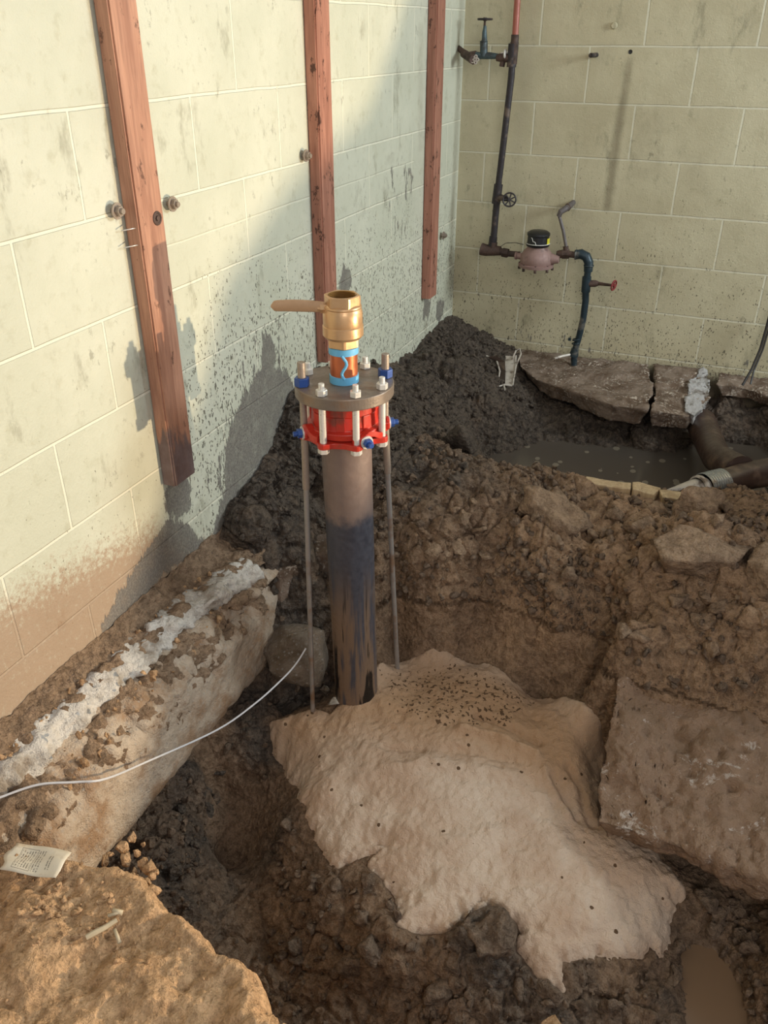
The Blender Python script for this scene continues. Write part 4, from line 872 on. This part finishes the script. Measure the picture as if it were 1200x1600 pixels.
# stop valve with open spoked wheel
b = MB(); c0 = W(777, 307); wv = W(796, 312, YP-.03); b.tube([c0, c0+(wv-c0)*.7, wv], [.015, .011, .006], 12); sv = b.build('stop_valve', M_iron, e)
def wheel(c, axv, R, mat, par, sp=5, r=.0035, name='handwheel'):
    c = Vector(c); axv = Vector(axv).normalized(); b = MB(); b.torus(c, axv, R, r, 30, 8); _, _, d, x, y = b.frame(c, c+axv)
    for k in range(sp):
        t = 2*math.pi*k/sp; b.cyl(c, c+(x*math.cos(t)+y*math.sin(t))*R, r*.8, n=8)
    b.cyl(c-d*.006, c+d*.006, r*2, n=12); return b.build(name, mat, par)
wheel(wv, (.35, -1, .1), .027, M_iron, sv, 7)
# small gate valve on a branch to the left at the top
g = empty('gate_valve', W(755, 90), 'blue-green gate valve with a dark wheel and knurled cap on the upper branch', 'valve')
b = MB(); b.tube([W(800, 92), W(785, 90), W(776, 90)], [.013, .017, .013], 14); b.tube([W(786, 95), W(784, 104)], .011, 10); tag(b.build('union', M_rusty, g), 'rusty union')
b = MB(); b.torus(W(790, 85), (1, 0, .1), .016, .005, 16, 6); b.tube([W(783, 84), W(801, 80)], [.006, .005], 8); b.build('tie_wire', M_zinc, g)
b = MB(); b.tube([W(778, 88), W(764, 87), W(750, 87), W(740, 85)], [.010, .013, .013, .011], 14)
b.tube([W(756, 88), W(756, 66), W(757, 62), W(757, 50), W(758, 40)], [.015, .015, .011, .009, .006], 14); b.torus(W(756, 65), (0, 0, 1), .013, .003, 20, 6); b.build('body', M_valveblue, g)
b = MB(); b.tube([W(757, 44), W(758, 28)], [.005, .004], 8); b.build('stem', M_rusty, g)
wheel(W(758, 30), (0, 0, 1), .027, M_iron, g, 4, .004)
b = MB(); b.tube([W(715, 74, -.06), W(722, 80, -.09), W(732, 86), W(744, 84)], [.010, .011, .012, .011], 12); b.tube([W(724, 84, -.09), W(738, 92, -.15)], [.014, .017], 12)
b.tube([W(738, 92, -.15), W(740, 93, -.158)], [.019, .019], 8)
b.build('threaded_spout', M_rusty, g)
b = MB(); c0 = W(742, 93, -.160)
for k in range(5):
    t = 2*math.pi*k/5; b.torus(c0+Vector((math.cos(t)*.011, 0, math.sin(t)*.011)), (.1, -1, 0), .005, .0022, 12, 6)
b.torus(c0, (.1, -1, 0), .004, .002, 12, 6); b.build('rosette_cap', M_tin, g)
# meter
m = empty('water_meter', W(838, 400), 'pinkish bronze water meter with a black register head on the back wall', 'meter')
b = MB(); mc = W(838, 407, -.125); K = 1.45; b.lathe(mc+Vector((0, 0, -.030)), (0, 0, 1), [(a_*1.25, r_*K) for a_, r_ in ((0, .0), (0, .036), (.004, .052), (.014, .053), (.016, .046), (.022, .048), (.040, .047), (.056, .040), (.066, .031), (.074, .029), (.074, 0))], 40)
b.tube([mc+Vector((-.055, 0, .012)), mc+Vector((-.085, 0, .012)), mc+Vector((-.087, 0, .012)), mc+Vector((-.095, 0, .012))], [.017, .0125, .016, .016], 16)
b.tube([mc+Vector((.055, 0, .012)), mc+Vector((.098, 0, .012))], [.026, .0145], 16); body = b.build('meter_body', M_bronze, m)
for k in range(8):
    t = 2*math.pi*k/8+.2; P = mc+Vector((math.cos(t)*.071, math.sin(t)*.071, -.038)); b = MB(); b.cyl(P, P+Vector((0, 0, .012)), .006, n=8); b.cyl(P+Vector((0, 0, .012)), P+Vector((0, 0, .028)), .004, n=8); b.build('body_bolt', M_rusty, body)
b = MB(); b.lathe(mc+Vector((.0, 0, .062)), (0, 0, 1), [(a_*1.35, r_*1.42) for a_, r_ in ((0, .0), (0, .034), (.006, .036), (.008, .033), (.030, .032), (.034, .0345), (.040, .034), (.046, .026), (.048, 0))], 40); rg = b.build('register_head', M_black, m)
def arc_patch(c, R, a0, a1, z0, z1, mat, name, par, n=10):
    b = MB(); vs = []
    for i in range(n+1):
        t = math.radians(a0+(a1-a0)*i/n); d = rr*math.cos(t)+cc*math.sin(t)
        for rad in (R, R+.0012):
            vs += [c+d*rad+Vector((0, 0, z0)), c+d*rad+Vector((0, 0, z1))]
    fs = []
    for i in range(n): fs += [(i*4+2, i*4+6, i*4+7, i*4+3), (i*4, i*4+1, i*4+5, i*4+4), (i*4+1, i*4+3, i*4+7, i*4+5), (i*4, i*4+4, i*4+6, i*4+2)]
    b.add(vs, fs, False); return b.build(name, mat, par)
arc_patch(mc+Vector((0, 0, .062)), .0478, 12, 48, .012, .036, M_yellow, 'yellow_sticker', rg)
b = MB(); pts = []
for i in range(9):
    t = math.radians(138-i*4); d = rr*math.cos(t)+cc*math.sin(t); pts.append(mc+Vector((0, 0, .062+.040-i*.0034+.004*math.sin(i*1.4)))+d*.0485)
b.tube(pts, .0012, 6)
pts = [mc+Vector((0, 0, .074))+(rr*math.cos(t)+cc*math.sin(t))*.051 for t in np.linspace(.3, 2.9, 14)]; b.tube(pts, .0016, 6); b.build('seal_wire', M_white, rg)
b = MB(); b.tube([W(778, 388), W(790, 380), W(805, 379), W(818, 382)], .0014, 6); b.build('register_cable', M_cable, m)
b = MB(); b.tube([W(752, 389), W(760, 391), W(782, 392)], [.027, .025, .020], 16); b.torus(W(773, 392), (1, 0, 0), .019, .003, 18, 6); b.tube([W(771, 378), W(769, 392)], .018, 14); b.tube([W(780, 393), W(786, 394)], .016, 12); b.tube([W(785, 394), W(794, 396)], [.020, .020], 6, smooth=False); b.tube([W(793, 396), W(812, 398)], .013, 12)
tag(b.build('inlet_elbow', M_rusty, e), 'rusty elbow feeding the meter')
# outlet: tee, elbow and down pipe
o_ = empty('service_pipe', W(898, 548), 'blue-black service pipe curving from the meter down into the broken floor slab', 'pipe')
b = MB(); b.tube([W(870, 397), W(880, 397)], [.014, .019], 12); b.tube([W(879, 397), W(889, 397)], .0205, 6, smooth=False); b.tube([W(888, 397), W(902, 399)], .0135, 14); b.tube([W(884, 385), W(885, 397)], .012, 10); b.build('tee', M_rusty, o_)
b = MB(); b.tube([W(899, 398), W(908, 397), W(916, 401), W(920, 410), W(919, 424)], [.020, .021, .021, .020, .019], 16); b.torus(W(900, 398), (1, 0, 0), .020, .003, 18, 6); b.torus(W(920, 415), (0, 0, 1), .020, .003, 18, 6); b.build('elbow', M_blueiron, o_)
b = MB(); b.tube([W(919, 420), W(917, 435)], .0145, 14); b.tube([W(917, 432), W(915, 456)], .0195, 14); b.tube([W(915, 450), W(915, 470), W(911, 500), W(905, 525), W(898, 548), W(896, 575)], [.016, .015, .0145, .014, .0145, .015], 16); b.build('down_pipe', M_blueiron, o_)
b = MB(); b.tube([W(917, 443), W(930, 443), W(935, 443)], [.014, .015, .010], 12); b.tube([W(934, 443), W(958, 446, -.14)], [.008, .005], 10); b.build('drain_valve', M_rusty, o_)
wheel(W(959, 446, -.14), (1, -.35, -.1), .020, M_redwheel, o_, 4, .0035)
b = MB(); b.torus(W(901, 530), (-.3, 0, 1), .017, .0035, 20, 6); b.torus(W(900, 536), (-.25, 0, 1), .017, .0025, 20, 6); b.box(W(890, 530, YP-.018), (.012, .010, .012)); b.tube([W(899, 545), W(896, 556)], [.017, .021], 14); b.build('hose_clamp', M_blueiron, o_)
b = MB(); b.tube([W(896, 553), W(880, 556, -.14), W(866, 560, -.17)], .006, 8); b.build('bonding_stub', M_tin, o_)
# angled conduit from the wall down to the tee
cdt = empty('angled_conduit', W(888, 325), 'thin bent pipe coming out of the wall above the meter and dropping to its tee', 'pipe')
b = MB(); b.tube([W(896, 316, .0), W(890, 322, -.05), W(884, 326, -.09), W(876, 331), W(873, 338)], [.010, .013, .013, .012, .010], 12); b.tube([W(873, 334), W(880, 360), W(885, 388)], .007, 10); b.build('tube', M_greytube, cdt)
b = MB(); b.torus(W(887, 324, -.07), (-.6, -1, -.2), .013, .003, 16, 6); b.build('collar', M_rusty, cdt)
# wall stubs
b = MB(); s0 = Vector(at_y(932, 86, 0)); b.tube([s0+Vector((0, .002, 0)), s0+Vector((-.012, -.055, 0))], .0085, 14); b.tube([s0+Vector((-.012, -.055, 0)), s0+Vector((-.0122, -.056, 0))], .007, 14)
tag(b.build('pipe_stub', M_iron, None), 'short dark pipe stub poking out of the right-hand wall near the top', 'pipe')
b = MB(); s0 = Vector(at_y(960, 40, 0)); b.lathe(s0, (0, -1, 0), [(0, .012), (.008, .012), (.012, .009), (.012, 0)], 20)
tag(b.build('painted_anchor', M_wb, None), 'paint-covered round anchor cap on the back wall', 'anchor')
b = MB(); s0 = Vector(at_y(985, 81, 0)); b.lathe(s0, (0, -1, 0), [(-.0, .0), (.0012, .0068), (.0016, .0072), (.0, .008)], 16)
tag(b.build('drill_hole', M_black, None), 'small round black hole in the back wall right of the stub', 'hole')
# cable at the right
b = MB(); pts = [W(1204, 485, -.05), W(1198, 510, -.06), W(1188, 545, -.08), W(1174, 578, -.12), W(1160, 602, -.16)]; b.tube([p for p in pts], .0055, 10)
b.tube([p+Vector((.010, -.004, .0)) for p in pts[:4]]+[pts[4]+Vector((.03, 0, .01))], .004, 8); tag(b.build('hanging_cable', M_cable, None), 'dark double cable hanging down the back wall at the right edge', 'cable')

# ------------------------------------------------------------------ scrap in the heap
q = np.array(at_z(786, 566, .02)); e = empty('bent_metal_channel', (q[0], q[1], -.02), 'bent thin metal channel sticking out of the mud beside the floor slab', 'metal scrap')
top = Vector(at_z(792, 560, .05)); lowp = Vector(at_z(783, 603, -.03))
ux = (Vector(at_z(805, 562, .05))-top).normalized()
def ribbon(name, pa, pb, mat, par, th=.0025):
    b = MB(); n_ = len(pa); vs = []
    for a_, c_ in zip(pa, pb):
        a_, c_ = Vector(a_), Vector(c_); vs += [a_, c_, c_+Vector((0, .5*th, -th)), a_+Vector((0, .5*th, -th))]
    fs = []
    for i in range(n_-1):
        for k in range(4): fs.append((i*4+k, (i+1)*4+k, (i+1)*4+(k+1) % 4, i*4+(k+1) % 4))
    fs += [(0, 1, 2, 3), ((n_-1)*4+3, (n_-1)*4+2, (n_-1)*4+1, (n_-1)*4)]
    b.add(vs, fs, False); return b.build(name, mat, par, .0004)
Zc = lambda u, v, z: at_z(u, v, z)
ribbon('web', [Zc(790, 556, .055), Zc(789, 575, .03), Zc(788, 600, .0)], [Zc(806, 556, .06), Zc(804, 575, .035), Zc(800, 602, .0)], M_tin, e)
ribbon('flange', [Zc(762, 557, .06), Zc(777, 566, .045), Zc(781, 580, .02), Zc(778, 600, -.005)], [Zc(775, 556, .07), Zc(789, 565, .055), Zc(790, 580, .03), Zc(789, 602, .0)], M_brownpipe, e)
b = MB()
for pts in ([(760,556,.06),(776,563,.05),(781,580,.025),(778,598,.0)], [(806,556,.06),(805,575,.035),(801,602,.0)], [(777,600,.0),(779,604,-.002),(788,601,.002),(800,603,.0)], [(787,601,.002),(789,609,-.004)], [(800,562,.055),(806,548,.07),(812,545,.07),(814,553,.065),(806,572,.04),(803,590,.02)], [(775,599,.0),(776,603,-.003),(781,604,-.003)]):
    b.tube([Zc(*p) for p in pts], .0038, 8)
b.build('rolled_edge', M_tin, e)

# planks lying along the trench edge
def plank(pts, wd, th, label, seed):
    pts = [Vector(p) for p in pts]; b = MB(); vs = []; n_ = len(pts)
    for i, p in enumerate(pts):
        d = (pts[min(i+1, n_-1)]-pts[max(i-1, 0)]).normalized(); sd_ = d.cross(Vector((0, 0, 1))).normalized()*wd; up = Vector((0, 0, th))
        vs += [p+sd_*.5+up, p-sd_*.5+up, p-sd_*.5-up, p+sd_*.5-up]
    fs = [(i*4+k, (i+1)*4+k, (i+1)*4+(k+1) % 4, i*4+(k+1) % 4) for i in range(n_-1) for k in range(4)]
    fs += [(0, 1, 2, 3), ((n_-1)*4+3, (n_-1)*4+2, (n_-1)*4+1, (n_-1)*4)]; b.add(vs, fs, False); o = b.build('weathered_plank', M_plank, None, .003)
    return tag(o, label, 'plank')
def seg(a, b_, n_=8, j=.004, seed=0):
    r = np.random.default_rng(seed); a, b_ = np.array(a), np.array(b_); return [a+(b_-a)*t+r.normal(size=3)*j*.5 for t in np.linspace(0, 1, n_)]
plank(seg(Zc(790, 742, .02), Zc(880, 750, .02), 6), .03, .010, 'thin end of a pale weathered plank at the left front of the trench', 1)
plank(seg(Zc(878, 749, .022), Zc(985, 766, .025), 8, .004, 1), .045, .014, 'long weathered plank half buried along the near edge of the water', 2)
plank(seg(Zc(987, 767, .027), Zc(1026, 776, .027), 5, .004, 2), .060, .020, 'short split plank block in the middle between two cracks', 3)
plank(seg(Zc(1029, 777, .027), Zc(1100, 786, .027), 6, .004, 3), .055, .018, 'weathered plank end just left of the steel sleeve', 4)

# drain pipe with steel sleeve
e = empty('drain_pipe', Zc(1120, 745, -.1), 'thick mud-coated drain elbow in the trench ending in a ribbed steel sleeve', 'pipe')
P1 = Vector(Zc(1215, 735, -.02)); P2 = Vector(Zc(1160, 745, -.03)); P3 = Vector(Zc(1122, 757, -.03)); P4 = Vector(Zc(1090, 765, -.03))
b = MB(); b.tube([P1+(P1-P2)*2, P1, P2, P3], [.052, .050, .048, .046], 24); b.build('pipe', M_brownpipe, e)
b = MB(); b.tube([P2+Vector((-.01, .02, .01)), Vector(Zc(1120, 716, -.06)), Vector(Zc(1108, 690, -.09)), Vector(Zc(1095, 660, -.10))], [.055, .052, .056, .060], 20); b.build('elbow_branch', M_brownpipe, e)
d = (P4-P3).normalized(); prof = []; L_ = (P4-P3).length
for i in range(9):
    t = -.02+i*(L_*.9)/8; prof += [(t, .050), (t+.003, .053), (t+.0045, .050)]
b = MB(); b.lathe(P3, d, prof, 36); sl = b.build('steel_sleeve', M_steelband, e)
b = MB(); e0 = P3+d*(L_*.86); b.lathe(e0, d, [(0, .048), (.012, .047), (.014, .042), (.004, .040), (-.02, .036), (-.02, 0)], 32); b.build('sleeve_mouth', M_tin, sl)
b = MB(); tip = Vector(Zc(1042, 766, -.02)); a_ = P3+d*L_*.95; vs = []
for i in range(9):
    t = i/8; c_ = a_.lerp(tip, t); h_ = .042*(1-t)+.003
    for q_ in range(10):
        an = math.pi*q_/9; sd_ = d.cross(Vector((0, 0, 1))).normalized(); vs.append(c_+sd_*math.cos(an)*h_+Vector((0, 0, math.sin(an)*h_*.8)))
b.add(vs, [(i*10+k, (i+1)*10+k, (i+1)*10+k+1, i*10+k+1) for i in range(8) for k in range(9)]); fn = b.build('crushed_spout', M_tin, e)
sm_ = fn.modifiers.new('thickness', 'SOLIDIFY'); sm_.thickness = .002

# ------------------------------------------------------------------ wire, packet, splinter
pts = [Zc(-40, 1262, .03), Zc(0, 1246, .028), Zc(60, 1226, .03), Zc(120, 1222, .02), Zc(165, 1217, .0), at_x(230, 1190, .20), at_x(340, 1140, .245), at_x(400, 1098, .28), at_x(440, 1062, .30), at_x(462, 1038, .315), at_x(478, 1013, .33)]
pts = [Vector(p) for p in pts]
def smooth_pts(p, n=6):
    out = []
    for i in range(len(p)-1):
        a_, b_, c_, d_ = p[max(i-1, 0)], p[i], p[i+1], p[min(i+2, len(p)-1)]
        for k in range(n):
            t = k/n; out.append(.5*((2*b_)+(c_-a_)*t+(2*a_-5*b_+4*c_-d_)*t*t+(3*b_-a_-3*c_+d_)*t**3))
    return out+[p[-1]]
b = MB(); b.tube(smooth_pts(pts), .0024, 8); tag(b.build('white_wire', M_wire, None), 'thin white wire looping from the near slab across the footing to the left tie rod', 'wire')
# printed packet
def packet_mat():
    t = NT('printed_packet'); s = t.sep(t.obj()); x, y = s[0], s[1]
    base_ = lin(204, 192, 172)
    ln = t.math('LESS_THAN', t.math('FRACT', t.math('MULTIPLY', x, 210.0)), .5)
    txt = t.math('GREATER_THAN', t.noise(1, 3, .7, t.comb(t.math('MULTIPLY', x, 60), t.math('MULTIPLY', y, 420))), .47)
    def boxm(x0, x1, y0, y1):
        a = t.math('MULTIPLY', t.math('GREATER_THAN', x, x0), t.math('LESS_THAN', x, x1)); return t.math('MULTIPLY', a, t.math('MULTIPLY', t.math('GREATER_THAN', y, y0), t.math('LESS_THAN', y, y1)))
    m1 = t.math('MULTIPLY', t.math('MULTIPLY', ln, txt), t.math('MAXIMUM', boxm(-.032, -.004, -.018, .018), boxm(.0, .014, -.020, .020)))
    m1 = t.math('MAXIMUM', m1, t.math('MULTIPLY', t.math('MULTIPLY', ln, txt), boxm(.022, .032, -.014, .012)))
    fr = t.math('SUBTRACT', boxm(-.034, -.002, -.021, .021), boxm(-.033, -.003, -.020, .020), True)
    m = t.math('MAXIMUM', m1, fr)
    col = t.mix(t.math('MULTIPLY', m, .75), base_, lin(84, 76, 70)); col = t.mix(t.ss(t.noise(40, 3), .55, .7, 0, .4), col, lin(170, 140, 104))
    return t.out(col, .4, None, t.bump(t.noise(30, 3), .35, .004))
M_pack = packet_mat()
c4 = [Vector(on_fore(u, v))+Vector((0, 0, .012)) for u, v in ((28,1336),(116,1346),(92,1390),(4,1372))]
zz = float(fz[np.hypot(fX-sum(c.x for c in c4)/4, fY-sum(c.y for c in c4)/4) < .05].max())+.003; cen = sum(c4, Vector())/4; xd = ((c4[1]+c4[2])-(c4[0]+c4[3])).normalized(); xd.z = 0; xd.normalize()
LX = ((c4[1]+c4[2])/2-(c4[0]+c4[3])/2).length; LY = ((c4[0]+c4[1])/2-(c4[2]+c4[3])/2).length
bm = bmesh.new(); n_ = 14; V = []
for i in range(n_+1):
    row = []
    for j in range(9):
        s_, t_ = i/n_, j/8; wv_ = .0022*math.sin(s_*7+t_*3)+.0018*math.sin(t_*9-s_*4); cut = .006*(1-s_)**4*math.sin(t_*9)
        row.append(bm.verts.new(((s_-.5)*LX+cut, (t_-.5)*LY, wv_)))
    V.append(row)
for i in range(n_):
    for j in range(8): bm.faces.new((V[i][j], V[i+1][j], V[i+1][j+1], V[i][j+1]))
me = bpy.data.meshes.new('printed_packet'); bm.to_mesh(me); bm.free(); me.polygons.foreach_set('use_smooth', [True]*len(me.polygons))
po = link('printed_packet', me, M_pack); po.location = (cen.x, cen.y, zz); po.rotation_euler = (.03, 0, math.atan2(xd.y, xd.x)); sm_ = po.modifiers.new('thickness', 'SOLIDIFY'); sm_.thickness = .001
tag(po, 'flat white packet with small printed text lying on the sunlit dirt', 'packet')
def on_f(u, v, h=.011): q_ = on_fore(u, v); return Vector((q_[0], q_[1], q_[2]+h))
e = empty('torn_plastic_clip', on_f(165, 1455), 'torn grey-white plastic strip lying on the sunlit dirt below the packet', 'plastic scrap')
b = MB(); b.tube([on_f(136, 1470), on_f(148, 1464), on_f(165, 1452), on_f(184, 1442)], [.0045, .005, .0045, .004], 8); b.build('long_strip', M_label_stick, e)
b = MB(); b.tube([on_f(178, 1430), on_f(193, 1432)], [.0035, .0045], 8); b.tube([on_f(170, 1437), on_f(193, 1431)], .003, 8); b.build('upper_strip', M_label_stick, e)
b = MB(); b.tube([on_f(179, 1452), on_f(186, 1469)], [.003, .0035], 8); b.build('short_tab', M_label_stick, e)
